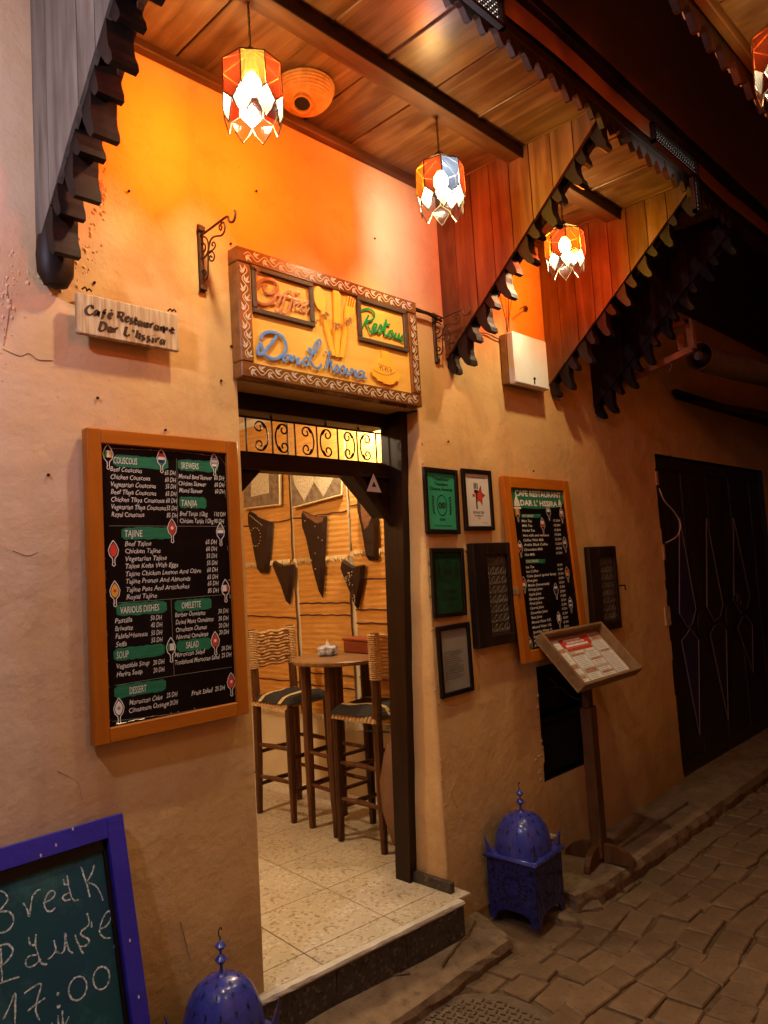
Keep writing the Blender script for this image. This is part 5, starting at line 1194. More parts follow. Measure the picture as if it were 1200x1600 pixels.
TM = Matrix((( *[ux[0], dn[0], nt_[0]], O_[0]), (*[ux[1], dn[1], nt_[1]], O_[1]), (*[ux[2], dn[2], nt_[2]], O_[2]), (0, 0, 0, 1)))
m = MB(); m.bbox((0, 0, -.052), (W_, Hh, -.042), .002, TM); part('tray_bottom', m, TRAYW, t)
for a, b in (((0, 0, -.042), (.016, Hh, .012)), ((W_-.016, 0, -.042), (W_, Hh, .012)), ((.016, 0, -.042), (W_-.016, .016, .012)), ((.016, Hh-.016, -.042), (W_-.016, Hh, .012))):
    m = MB(); m.bbox(a, b, .002, TM); part('tray_side', m, TRAYW, t)
pm = thing('printed_menu', 'printed menu sheet with red banner, photos and text columns lying in the stand tray', 'menu', TM @ Vector((W_/2, Hh/2, -.04)))
m = MB(); m.box((.045, .03, -.0415), (W_-.035, Hh-.025, -.0395), TM); part('sheet', m, mat('menu_pale_ground', (.50, .43, .34), rough=.3, bump=0), pm)
rd, wh, ph, ln = MB(), MB(), MB(), MB()
def rect(mb, a, b, z): mb.add([TM @ Vector(q_) for q_ in ((a[0], a[1], z), (b[0], a[1], z), (b[0], b[1], z), (a[0], b[1], z))], [(0, 1, 2, 3)])
mx0, my0, mw_, mh = .05, .034, W_-.09, Hh-.063
rect(rd, (mx0+mw_*.22, my0), (mx0+mw_*.78, my0+mh*.22), -.0392); rect(rd, (mx0+mw_*.25, my0+mh*.23), (mx0+mw_*.72, my0+mh*.30), -.0392)
for a, b in (((.30, .03), (.62, .07)), ((.33, .09), (.66, .13)), ((.28, .15), (.70, .20)), ((.34, .31), (.50, .36)), ((.55, .31), (.72, .36))): rect(wh, (mx0+mw_*a[0], my0+mh*a[1]), (mx0+mw_*b[0], my0+mh*b[1]), -.0389)
cols = [(.0, .21, [(.02, .2), (.30, .56), (.68, .80), (.90, 1.0)]), (.24, .48, [(.42, .70), (.82, 1.0)]), (.50, .73, [(.38, .52), (.58, .70), (.76, .84), (.90, 1.0)]), (.76, 1.0, [(.18, .40), (.46, .98)])]
for a, b, rows in cols:
    for z0q, z1q in rows:
        rect(wh, (mx0+mw_*a, my0+mh*z0q), (mx0+mw_*b, my0+mh*z1q), -.0390)
        n = max(1, int((z1q-z0q)*mh/.011))
        for i in range(n): rect(ln, (mx0+mw_*(a+.02), my0+mh*z0q+.006+i*.011), (mx0+mw_*(b-.03-.05*random.random()), my0+mh*z0q+.0085+i*.011), -.0387)
for a, b, z0q, z1q in ((.0, .21, .22, .29), (.24, .48, .37, .41), (.0, .21, .58, .67), (.02, .18, .82, .89), (.26, .46, .72, .81), (.52, .72, .53, .57), (.52, .72, .85, .89), (.80, .95, .41, .45), (.82, 1.0, .02, .15)): rect(ph, (mx0+mw_*a, my0+mh*z0q), (mx0+mw_*b, my0+mh*z1q), -.0390)
text(ln, 'MENU DAR LHSSIRA', TM @ Vector((mx0+mw_*.34, my0+mh*.127, -.0386)), ux, -dn, .010, width=mw_*.30)
part('red_banner', rd, REDP, pm); part('white_panels', wh, WHITEP, pm); part('food_photos', ph, mat('food_photo_print', (.30, .09, .03), (.55, .35, .2), rough=.4, scale=60, bump=0), pm); part('text_lines', ln, GREY, pm)

# ================================================================== BLUE LANTERNS ON THE GROUND
def blue_lantern(loc, rz, label):
    t = thing('moroccan_lantern', label, 'lantern', loc, 'blue pierced metal lanterns on the ground', rz)
    s_ = .125; h = .275
    for k in range(4):
        R = Matrix.Rotation(k*PI/2, 4, 'Z')
        m = MB(); cutp = [(-s_, 0), (-s_+.03, 0), (-s_+.045, .035), (-s_+.08, .05), (s_-.08, .05), (s_-.045, .035), (s_-.03, 0), (s_, 0), (s_, h), (-s_, h)]
        m.prism([R @ Vector((a, -s_, b)) for a, b in cutp], R @ Vector((0, .004, 0))); side = part('side_panel', m, BLUEL_DK, t, local=True)
        pr = MB(); r = random.Random(k)
        for q_ in range(70):      # embossed / punched petals in rings
            if q_ < 44: A = 2*PI*(q_ % 22)/22; rad = .045 if q_ < 22 else .075; cx, cz = rad*math.cos(A), .155+rad*1.05*math.sin(A)
            else: A = r.uniform(0, 6.28); cx, cz = r.choice((-1, 1))*r.uniform(.085, .112), r.uniform(.06, .26)
            d = Vector((math.cos(A), 0, math.sin(A))); nn = Vector((-d.z, 0, d.x)); c = Vector((cx, -s_-.0012, cz))
            pr.add([R @ p_ for p_ in (c-d*.011, c+nn*.0045, c+d*.011, c-nn*.0045, )], [(0, 1, 2, 3)])
        part('punched_pattern', pr, BLACKINK, side, local=True)
    m = MB(); m.bbox((-s_+.004, -s_+.004, .05), (s_-.004, s_-.004, .055), .001); part('floor_plate', m, BLUEL_DK, t, local=True)
    m = MB(); m.bbox((-s_-.008, -s_-.008, h), (s_+.008, s_+.008, h+.012), .004); m.tube([(-s_-.008, -s_-.008, h), (s_+.008, -s_-.008, h), (s_+.008, s_+.008, h), (-s_-.008, s_+.008, h)], .008, 8, closed=True); part('rim', m, BLUEL, t, local=True, smooth=True)
    for a, b in ((-1, -1), (1, -1), (1, 1), (-1, 1)):
        m = MB(); c = Vector((a*(s_-.001), b*(s_-.001), h+.012)); m.add([c, c-X1*a*.034, c-Y1*b*.034, c+Z1*.085+Vector((a*.006, b*.006, 0))], [(0, 1, 2), (0, 1, 3), (0, 2, 3), (1, 2, 3)]); part('corner_spike', m, BLUEL, t, local=True)
    m = MB(); prof = []
    for i in range(15):
        u_ = i/14; A = u_*PI/2; prof.append((.122*math.cos(A)**.72+.006, h+.012+.165*math.sin(A)**1.0))
    prof[-1] = (.012, h+.180); n = 24; vs = []
    for r_, z_ in prof:      # eight-lobed dome
        for k in range(n):
            A = 2*PI*k/n; g = max(abs(math.cos(4*A/1)), 0); sq = 1+.035*math.cos(4*A)*-1; vs.append((r_*sq*math.cos(A), r_*sq*math.sin(A), z_))
    m.add(vs, [(i*n+k, i*n+(k+1) % n, (i+1)*n+(k+1) % n, (i+1)*n+k) for i in range(len(prof)-1) for k in range(n)]+[tuple((len(prof)-1)*n+k for k in range(n))]); dome = part('dome', m, BLUEL, t, local=True, smooth=True)
    pr = MB(); r = random.Random(9)
    for j, (u_, cnt_) in enumerate(((.14, 16), (.42, 14), (.66, 10), (.84, 7))):
        A1 = u_*PI/2; rr2 = .122*math.cos(A1)**.72+.0075; zz = h+.012+.165*math.sin(A1)
        for k in range(cnt_):
            A = 2*PI*k/cnt_+j*.3; sq = 1-.035*math.cos(4*A); c = Vector((rr2*sq*math.cos(A), rr2*sq*math.sin(A), zz)); d = Vector((-math.sin(A), math.cos(A), 0)); up = Vector((-math.cos(A)*math.sin(A1)*.8, -math.sin(A)*math.sin(A1)*.8, math.cos(A1)+.15)).normalized(); o_ = Vector((math.cos(A)*math.cos(A1), math.sin(A)*math.cos(A1), math.sin(A1)))*.0015
            pr.add([c+o_-up*.011, c+o_+d*.006+up*.002, c+o_+up*.011, c+o_-d*.001], [(0, 1, 2, 3)])
    part('punched_holes', pr, BLACKINK, dome, local=True)
    z = h+.178
    m = MB(); m.lathe([(.022, z-.004), (.016, z+.004), (.007, z+.010), (.004, z+.03), (.012, z+.036), (.021, z+.046), (.012, z+.056), (.004, z+.062), (.004, z+.070), (.011, z+.075), (.019, z+.084), (.011, z+.093), (.003, z+.098), (.003, z+.108)], 14, (0, 0, 0)); part('finial', m, BLUEL, t, local=True, smooth=True)
    m = MB(); m.tube(smooth_pts([(0, 0, z+.105), (-.006, 0, z+.118), (-.004, 0, z+.130), (.004, 0, z+.134), (.008, 0, z+.126)], 3), .002, 5); part('hook', m, BLKIRON, t, local=True)
    return t
blue_lantern((1.375, -.150, -.018), math.radians(4), 'blue pierced metal lantern with a domed top, standing beside the menu stand')
bl2 = blue_lantern((-.325, -.255, -.010), math.radians(10), 'blue domed metal lantern cut by the bottom edge, between the chalkboard and the doorstep')

bl2.scale = (.90, .90, 1.0)

# ================================================================== CHALKBOARD
top = Vector((-.513, -.05, .921)); bot = Vector((-.513, -.265, .02)); dnv = (bot-top).normalized(); nb = X1.cross(dnv); nb = nb if nb.y < 0 else -nb; Hb = (bot-top).length; Wb = .60
BM = Matrix(((-1, dnv[0], nb[0], top[0]), (0, dnv[1], nb[1], top[1]), (0, dnv[2], nb[2], top[2]), (0, 0, 0, 1)))   # x runs left, y down the board
t = thing('chalkboard', 'blue framed chalkboard leaning on the wall, chalked Break Pause 17:00', 'chalkboard', (top.x, -.2, .0))
fwb = .052
for nm, a, b in (('frame_stile', (0, 0), (fwb, Hb)), ('frame_stile', (Wb-fwb, 0), (Wb, Hb)), ('frame_rail', (fwb, 0), (Wb-fwb, fwb*1.1)), ('frame_rail', (fwb, Hb-.2), (Wb-fwb, Hb-.2+fwb))):
    m = MB(); m.bbox((a[0], a[1], -.03), (b[0], b[1], 0), .002, BM); part(nm, m, BLUEFR, t)
m = MB(); m.box((fwb*.8, fwb*.8, -.030), (Wb-fwb*.8, Hb-.19, -.026), BM); part('slate', m, GREENBOARD, t)
m = MB(); m.box((fwb, fwb*1.1, -.026), (Wb-fwb, fwb*1.1+.030, -.018), BM); m.box((fwb, fwb, -.026), (fwb+.012, Hb-.2, -.018), BM); part('frame_shadow_strip', m, BLACKF, t)  # black strips stand in for the frame's shadow on the slate
om = BM @ Vector((0, 0, -.0250)); ch = MB()
def cs(pts, wd=.0045):
    P3 = smooth_pts([pP(a/4.704, 1260+b/4.704, om, nb) for a, b in pts], 4); P3 = [p+X1*random.uniform(-.0006, .0006) for p in P3]
    ribbon(ch, P3, [wd*random.uniform(.6, 1.25) for _ in P3], nb, .0)
for st in [[(-60,640),(-55,780),(-50,930)], [(-65,645),(0,622),(45,645),(55,690),(20,740),(-5,765)], [(-5,775),(70,775),(100,830),(80,890),(30,925),(-50,930)], [(170,710),(200,760),(215,810),(225,740),(240,665),(270,622),(297,610)], [(330,705),(380,680),(405,642),(385,620),(350,642),(325,710),(340,760),(375,772),(405,745)],
  [(492,508),(505,580),(520,650),(545,692),(577,686)], [(465,535),(475,572),(500,575)], [(512,635),(480,648),(460,672),(480,692),(520,682)], [(595,445),(620,520),(645,600),(660,668)], [(692,430),(680,480),(640,555)], [(645,560),(700,580),(735,632),(757,692)],
  [(-10,1035),(20,1015),(62,1015),(95,1060),(65,1120),(15,1168),(-10,1178)], [(5,1045),(10,1150),(15,1290)], [(-40,1315),(70,1275),(147,1250)], [(265,940),(260,1010),(280,1085),(300,1150),(347,1160)], [(210,960),(222,1012),(258,1020)], [(272,1090),(212,1102),(190,1140),(202,1180),(250,1170),(300,1120)],
  [(395,985),(410,1050),(382,1100),(350,1125)], [(400,1062),(450,1080),(475,1040),(480,930),(490,1010),(510,1060),(537,1080)], [(550,945),(575,1010),(612,1085)], [(640,785),(655,840),(645,880),(600,915),(598,945),(650,975),(652,1005),(620,1027),(578,1030)], [(672,840),(672,890)], [(735,900),(780,880),(815,820),(808,770),(775,790),(740,870),(735,930),(770,967),(812,965)],
  [(860,980),(838,1038)], [(887,982),(863,1038)], [(22,1568),(70,1470),(112,1372),(112,1480),(110,1640)], [(178,1375),(240,1330),(302,1303),(280,1400),(263,1500),(292,1570)], [(205,1502),(270,1450),(332,1408)], [(418,1375),(432,1372),(428,1388),(418,1380)], [(420,1462),(438,1465),(430,1478),(418,1468)],
  [(572+65*math.cos(a)+12*math.sin(a), 1338-88*math.sin(a)) for a in [i*PI/6 for i in range(13)]], [(745+60*math.cos(a)+8*math.sin(a), 1262-84*math.sin(a)) for a in [i*PI/6 for i in range(13)]],
  [(425,1535),(430,1590),(436,1650)], [(458,1500),(462,1580),(468,1650)], [(507,1545),(480,1600),(470,1620),(500,1650)], [(380,1590),(392,1640)]]: cs(st)
for st in [[(790,258),(775,300)], [(808,262),(792,300)]]: cs(st, .002)
part('chalk_writing', ch, CHALK, t)
m = MB()
for a, b in ((535, 165), (412, 283), (300, 360), (955, 985), (1020, 1400)):
    p = pP(a/4.704, 1260+b/4.704, BM @ Vector((0, 0, .0005)), nb); disc(m, p, X1, dnv, .0028, .005, 7)
part('paint_chips', m, MARBLE, t, stuff=True)
m = MB()
for xx in (.06, Wb-.06): m.box((xx-.015, .05, -.05), (xx+.015, Hb*.97, -.033), BM @ Matrix.Rotation(math.radians(-2.5), 4, 'X'))
part('back_leg', m, BLUEFR, t)

# ================================================================== DARK DOUBLE DOOR
t = thing('dark_door', 'dark panelled double door with long pointed blade ornaments, at the right', 'door', (4.6, .03, .05))
m = MB(); m.box((MX0-.01, .10, .0), (MX1+.01, .12, 2.32)); m.box((MX0-.012, .0, .03), (MX0, .12, 2.3)); m.box((MX1, .0, .03), (MX1+.012, .12, 2.3)); m.box((MX0, .004, 2.30), (MX1, .12, 2.312)); part('recess', m, BLACKF, t)
pl = 9; w_ = (MX1-MX0-.02)/pl
for k in range(pl):
    m = MB(); a = MX0+.01+k*w_; m.bbox((a+.003, .04+(.006 if k % 2 else 0), .045), (a+w_-.003, .075, 2.285), .004); part('door_plank', m, DOORM, t)
m = MB(); m.bbox((MX0+.003, .025, 2.20), (MX1-.003, .045, 2.29), .004); m.bbox((MX0+.003, .025, .04), (MX1-.003, .045, .13), .004); part('cross_rail', m, DOORM, t)
def blade(px_up, px_mid, mb_f, mb_e):
    P = [pW(1010+a/3.02, 700+b/3.02, .03) for a, b in px_up]; mb_f.prism(P, (0, .008, 0))
    for a, b in zip(P, P[1:]+P[:1]): mb_e.tube([a-Y1*.002, b-Y1*.002], .0032, 4)
ef = MB(); 
for up_, lw in (([(155,330),(232,760),(215,830),(195,850),(155,780)], [(165,910),(190,880),(205,850),(245,905),(250,1355)]), ([(282,330),(360,740),(345,800),(320,820),(285,750)], [(300,880),(320,840),(345,830),(375,860),(385,1285)]), ([(410,330),(487,700),(470,760),(445,780),(412,720)], [(430,850),(450,800),(470,790),(498,830),(503,1060)])):
    m = MB(); blade(up_, 0, m, ef); part('blade_ornament', m, BLADE if up_[0][0] == 155 else DOORM, t)
    m = MB(); blade(lw, 0, m, ef); part('blade_ornament', m, BLADE if up_[0][0] == 155 else DOORM, t)
part('blade_edges', ef, STEEL, t)
m = MB()
for cx, cy_ in ((265, 830), (395, 800)):
    c = pW(1010+cx/3.02, 700+cy_/3.02, .02); m.prism([c+Vector((.075*math.cos(a), 0, .10*math.sin(a))) for a in [i*PI/7 for i in range(14)]], (0, .01, 0))
part('oval_boss', m, DOORM, t)
m = MB(); c = pW(1150, 932, .0); m.lathe([(.02, -.01), (.03, .01), (.012, .03)], 10, c, Matrix.Rotation(PI/2, 4, 'X')); m.tube([c+Vector((.04*math.cos(a), -.02, -.04+.05*math.sin(a))) for a in [i*PI/5 for i in range(10)]], .005, 5, closed=True); part('knocker', m, IRON, t)
m = MB()
for a, b, c_, d in ((45, 110, 60, 175), (78, 455, 92, 528), (88, 750, 118, 835)):
    p = pW(1010+a/3.02, 700+b/3.02, -.008); q = pW(1010+c_/3.02, 700+d/3.02, -.008); m.box((p.x, -.008, q.z), (q.x, .002, p.z))
part('edge_chips', m, RAW, B)
m = MB(); m.tube(smooth_pts([pW(1010+a/3.02, 700+b/3.02, -.02) for a, b in ((60, 190), (85, 250), (130, 300), (160, 360), (145, 415), (92, 447))], 5), .004, 5)
single('white_cable', m, DIRTW, 'thin white cable looping over the left edge of the dark door', 'cable', pW(1030, 760, -.02), smooth=True)

# ================================================================== AWNING
A = thing('awning_bracket', 'reddish wooden wall bracket holding the rolled awning above the dark door', 'bracket', (2.9, 0, 2.6))
xq = 2.95
a, b, c_, d = pX(925, 622, xq), pX(1082, 545, xq), pX(1077, 500, xq), pX(1010, 522, xq)
for p, q in ((a, b), (b, c_), (c_, d)):
    m = MB(); dv = (q-p).normalized(); n_ = dv.cross(X1).normalized()*.019; xx = X1*.02
    m.hexa([p-n_-xx, p+n_-xx, p+n_+xx, p-n_+xx, q-n_-xx, q+n_-xx, q+n_+xx, q-n_+xx]); part('timber', m, BRACKW, A)
m = MB(); p = pX(1064, 535, xq); m.box((p.x-.006, p.y-.022, p.z-.045), (p.x+.004, p.y+.020, p.z+.045)); m.tube([p-X1*.01, p+X1*.02], .012, 6); part('end_plate', m, BRACKW, A)
m = MB()
for px_, py_ in ((1048, 565), (985, 602)):
    p = pX(px_, py_, xq); m.tube(smooth_pts([p, p-Z1*.03, p-Z1*.055+Y1*.01, p-Z1*.05+Y1*.022], 3), .0025, 5)
part('hooks', m, STEEL, A)
W0 = thing('awning_roll', 'thick grey rolled awning fixed above the dark door', 'awning', (3.4, -.42, 2.85))
p0 = pW(1092, 556, -.42); p1 = pW(1260, 606, -.55)
ax = (p1-p0).normalized()
m = MB(); n = 40; vs = []; L_ = 3.2
for i in range(30):
    c = p0+ax*(L_*i/29)+Vector((0, 0, -.01*math.sin(i*.5)))
    u = ax.cross(Z1).normalized(); v = u.cross(ax)
    for k in range(20):
        A2 = 2*PI*k/20; r_ = .088+.004*math.sin(i*.9+k)+.003*mnoise.noise(Vector((i*.7, k, 0))); vs.append(c+u*r_*math.cos(A2)+v*r_*math.sin(A2))
m.add(vs, [(i*20+k, i*20+(k+1) % 20, (i+1)*20+(k+1) % 20, (i+1)*20+k) for i in range(29) for k in range(20)]); part('cloth_roll', m, AWNF, W0, smooth=True)
m = MB(); m.tube([p0-ax*.002+u*.089*math.cos(q_*PI/12)+v*.089*math.sin(q_*PI/12) for q_ in range(24)], .0035, 4, closed=True); part('hem', m, AWNF, W0)
m = MB(); m.tube([p0-ax*.01, p0+ax*.3], .030, 10); part('core_tube', m, STEEL, W0)
# reed awning beyond, above the dark door
t = thing('reed_awning', 'dark ragged reed awning above the dark door at the right edge', 'awning', (4.6, -.5, 2.5))
m = MB()
for k in range(90):
    x = 3.9+k*.03; m.tube([(x, -.02, 2.75), (x+random.uniform(-.01, .01), -.75+random.uniform(-.03, .03), 2.46+random.uniform(-.02, .02))], .012, 4)
part('reeds', m, DARKW, t, stuff=True)
m = MB(); m.bbox((3.85, -.06, 2.76), (6.6, -.02, 2.80)); part('poles', m, DARKW_X, t)
# dark soffit of the overhang beyond the canopy
m = MB(); m.box((2.80, -.92, 3.46), (9, -.01, 3.48)); part('plain_soffit', m, DARKW_X, B)
m = MB(); m.hexa([Vector(q_) for q_ in ((2.8, -.90, 3.44), (9, -.90, 2.7), (9, -.86, 2.7), (2.8, -.86, 3.44), (2.8, -.90, 3.46), (9, -.90, 3.46), (9, -.86, 3.46), (2.8, -.86, 3.46))]); part('light_block_board', m, DARKW_X, B)  # added dark board, blocks light and renders black above the awning

# ================================================================== INTERIOR THINGS
# ceiling spotlight
lp = pW(555, 663, .95)
t = thing('ceiling_spot', 'bright bare bulb inside the doorway, seen behind the iron transom', 'lamp', lp)
m = MB(); m.lathe([(.0003, -.02), (.016, -.014), (.02, 0), (.016, .014), (.010, .02)], 12, lp); part('bulb', m, emis('room_bulb', (1, .80, .52), 2400), t, smooth=True)
m = MB(); m.lathe([(.014, .02), (.018, .03), (.018, .09), (.03, .10), (.03, 2.78-lp.z)], 12, lp); part('holder', m, BLKIRON, t)
t = thing('added_room_lamp', 'added round fill lamp on the room ceiling, unseen behind the left wall', 'lamp', (-.1, 1.5, 2.74))  # added lamp, hidden from view, brightens the room
m = MB(); m.lathe([(.0003, -.05), (.06, -.035), (.09, 0), (.09, .02)], 18, (-.1, 1.5, 2.74)); part('diffuser', m, emis('fill_lamp_glow', (1, .78, .48), 300), t, smooth=True)
m = MB(); m.lathe([(.10, .02), (.10, .038)], 18, (-.1, 1.5, 2.74)); part('base', m, BLKIRON, t)
XW = 1.70
def wallmat(label, y0_, y1_, z0_, z1_, stripes, seed, x=XW):
    t = thing('straw_mat', label, 'wall mat', (x, (y0_+y1_)/2, z0_), 'woven straw mats on the side wall'); r = random.Random(seed)
    m = MB(); nz_ = max(8, int((z1_-z0_)/.018)); ny_ = 9; vs = []
    for j in range(nz_+1):
        for i in range(ny_+1):
            u_, v_ = i/ny_, j/nz_; y = y0_+(y1_-y0_)*u_; z = z0_+(z1_-z0_)*v_
            if i in (0, ny_): y += .006*mnoise.noise(Vector((seed, z*9, i)))
            vs.append((x-.004+(.0012 if j % 2 else -.0006)-.005*(.5+mnoise.noise(Vector((y*3, z*2, seed)))), y, z+.006*mnoise.noise(Vector((y*3, seed, 0)))))
    W2 = ny_+1; m.add(vs, [(j*W2+i, j*W2+i+1, (j+1)*W2+i+1, (j+1)*W2+i) for j in range(nz_) for i in range(ny_)]); part('weave', m, MATW, t)
    if stripes:
        m = MB()
        for z, dz in stripes: m.tube([(x-.009-.002*math.sin(i*1.9), y0_+(y1_-y0_)*i/12, z+dz*i/12+.003*math.sin(i*2.1+seed)) for i in range(13)], .005, 5)
        part('wool_stripe', m, STRIPE, t)
    m = MB(); n = int((y1_-y0_)/.012)
    for i in range(n):
        y = y0_+(y1_-y0_)*(i+.5)/n; L_ = r.uniform(.018, .04); m.tube([(x-.022, y, z0_+.008), (x-.026, y+r.uniform(-.006, .006), z0_-L_*.5), (x-.022, y+r.uniform(-.01, .01), z0_-L_)], [.004, .0045, .002], 4)
    part('fringe', m, FRINGE, t, stuff=True)
wallmat('upper left woven straw mat behind the leather quiver nearest the menu board', 1.86, 2.62, 1.70, 2.72, [(1.985, .0)], 1)
wallmat('upper middle woven straw mat behind the longest leather quiver', 1.265, 1.825, 1.70, 2.72, [(1.99, .0)], 2)
wallmat('upper right woven straw mat beside the door post', .45, 1.24, 1.72, 2.72, [(2.02, 0)], 3)
wallmat('lower left woven straw mat behind the left bar stool', 1.845, 2.62, .66, 1.69, [(1.30, .02), (.86, .0)], 4)
wallmat('lower middle woven straw mat above the table', 1.29, 1.80, .66, 1.69, [(1.40, 0), (1.32, 0), (.93, 0), (.85, 0)], 5)
wallmat('lower right woven straw mat behind the right bar stool', .45, 1.235, .66, 1.71, [(1.545, 0), (1.355, 0), (1.27, 0), (.93, 0), (.80, 0)], 6)
def quiver(label, pts, studs=(), patch=None, x=1.665, nm='leather_quiver'):
    P = [pX(370+a/4.8, 640+b/4.8, x) for a, b in pts]; t = thing(nm, label, 'wall pocket', P[0], 'pointed leather quivers hung on the straw mats')
    c = sum(P, Vector())/len(P); m = MB(); n = len(P); f = [c+(p-c)*.86-X1*.022 for p in P]
    m.add([p+X1*.010 for p in P]+f, [(i, (i+1) % n, (i+1) % n+n, i+n) for i in range(n)]+[tuple(range(n, 2*n)), tuple(range(n-1, -1, -1))]); part('leather_body', m, LEATHER, t)
    if studs:
        m = MB()
        for a, b in studs: p = pX(370+a/4.8, 640+b/4.8, x-.024); m.lathe([(.005, 0), (.004, .003), (.0005, .004)], 6, p, Matrix.Rotation(-PI/2, 4, 'Y'))
        part('studs', m, STUD, t, stuff=True)
    if patch:
        m = MB(); m.prism([pX(370+a/4.8, 640+b/4.8, x-.0235) for a, b in patch], (.001, 0, 0)); part('tooled_patch', m, LEATHER2, t)
quiver('dark leather quiver with a tooled ring and blunt tip, left of the longest quiver', [(88,760),(130,782),(150,805),(210,828),(262,845),(255,1000),(238,1180),(228,1228),(170,1228),(148,1120),(120,960),(92,840)], [(100+i*11, 795+i*9) for i in range(9)]+[(140+38*math.cos(a), 955+70*math.sin(a)) for a in [i*PI/8 for i in range(16)]])
quiver('longest dark leather quiver with a row of bright studs', [(488,758),(540,782),(600,802),(640,795),(670,800),(664,950),(655,1200),(640,1422),(600,1280),(560,1110),(528,960),(495,860)], [(512,835),(587,877),(612,960),(588,1078),(590,1195),(640,980),(560,1130)], [(495,765),(540,785),(600,805),(655,800),(640,840),(600,855),(560,830),(520,805)])
quiver('small pointed dark leather quiver, plain, below and left of the longest one', [(280,1130),(310,1148),(350,1172),(385,1162),(422,1160),(420,1250),(392,1468),(350,1340),(300,1220),(276,1160)])
quiver('small pointed dark leather quiver with clustered studs, right of the longest one', [(795,1122),(830,1148),(890,1182),(930,1162),(957,1165),(950,1280),(905,1502),(870,1400),(820,1280),(782,1180)], [(840+random.uniform(-30, 30), 1265+random.uniform(-50, 55)) for _ in range(24)]+[(880+random.uniform(-8, 8), 1430+random.uniform(-40, 60)) for _ in range(12)])
quiver('broad leather quiver with a patterned patch, partly behind the right door brace', [(912,632),(960,650),(1010,690),(1045,760),(1055,900),(1055,1135),(985,1135),(965,1000),(945,880),(912,740)], [], [(925,700),(985,720),(1015,790),(985,870),(955,900),(935,820)])
def picture(label, pxs, x, patt):
    P = [pX(370+a/4.8, 640+b/4.8, x) for a, b in pxs]; t = thing('wall_panel', label, 'picture', P[0]); m = MB(); m.prism([p for p in P], (.02, 0, 0)); part('panel', m, mat('worn_painted_board', (.13, .085, .05), (.24, .17, .10), rough=.6, scale=25), t)
    m = MB()
    for pl_ in patt: m.prism([pX(370+a/4.8, 640+b/4.8, x-.002) for a, b in pl_], (.0015, 0, 0))
    part('cream_motif', m, mat('cream_speckled_motif', (.62, .52, .34), (.36, .28, .16), rough=.6, scale=80, bump=0), t)
    m = MB(); m.tube([P[0], P[1]], .006, 5); m.tube([P[1], P[2]], .006, 5); part('edge_strip', m, FRINGE, t)
picture('patterned panel with two cream pointed motifs at the top of the side wall', [(415,738),(785,640),(790,380),(400,400)], 1.66, [[(415,440),(560,420),(580,540),(505,685),(430,560)], [(590,430),(735,430),(725,510),(650,655),(580,545)]])
picture('patterned panel with a cream lozenge, partly behind the left door brace', [(55,745),(322,712),(318,350),(40,380)], 1.66, [[(105,655),(240,625),(235,460),(180,440),(110,480)]])
# bar stools
def stool(label, loc, rz):
    t = thing('bar_stool', label, 'bar stool', loc, 'wooden bar stools with rope seats', rz)
    s_ = .155
    for a, b in ((-1, -1), (1, -1), (1, 1), (-1, 1)):
        h = 1.105 if b > 0 else .655; m = MB()
        m.tube([(a*s_*1.03, b*s_*1.03, 0), (a*s_, b*s_, .3), (a*s_*.98, b*s_*.98, .655)]+([(a*s_*.98, b*s_*1.10, h)] if b > 0 else []), [.018, .024, .026]+([.023] if b > 0 else []), 8); part('leg', m, STOOLW, t, local=True, smooth=True)
    for z in (.17, .36):
        for (p, q) in (((-s_, -s_), (s_, -s_)), ((-s_, s_), (s_, s_))): m = MB(); m.tube([(p[0], p[1], z), ((p[0]+q[0])/2, p[1], z+.005), (q[0], q[1], z)], [.010, .015, .010], 7); part('rung', m, STOOLW, t, local=True, smooth=True)
        for (p, q) in (((-s_, -s_), (-s_, s_)), ((s_, -s_), (s_, s_))): m = MB(); m.tube([(p[0], p[1], z+.05), (p[0], 0, z+.055), (q[0], q[1], z+.05)], [.010, .015, .010], 7); part('rung', m, STOOLW, t, local=True, smooth=True)
    m = MB(); n = 12
    for i in range(n): y = -s_-.01+(2*s_+.02)*(i+.5)/n; m.tube([(-s_-.02, y, .645), (-s_-.015, y, .668), (0, y, .662), (s_+.015, y, .668), (s_+.02, y, .645)], .0145, 5)
    part('rope_seat', m, ROPE, t, local=True, smooth=True)
    m = MB(); nr, nc = 11, 9
    for j in range(nr):
        z = .87+.22*(j+.5)/nr; pts = []
        for i in range(nc*2+1):
            x = -s_-.022+(2*s_+.044)*i/(nc*2); pts.append((x, s_*1.05+(.004 if ((i//2+(j//2)) % 2) else -.004), z+.004*math.sin(i)))
        m.tube(pts, .0112, 5)
    for a in (-1, 1):
        for j in range(nr*2): m.tube([(a*s_+.028*math.cos(A_2), s_*1.05+.028*math.sin(A_2), .865+.235*(j+.5)/(nr*2)) for A_2 in [q_*PI/4 for q_ in range(8)]], .0055, 4, closed=True)
    part('woven_back', m, ROPE, t, local=True, smooth=True)
    return t
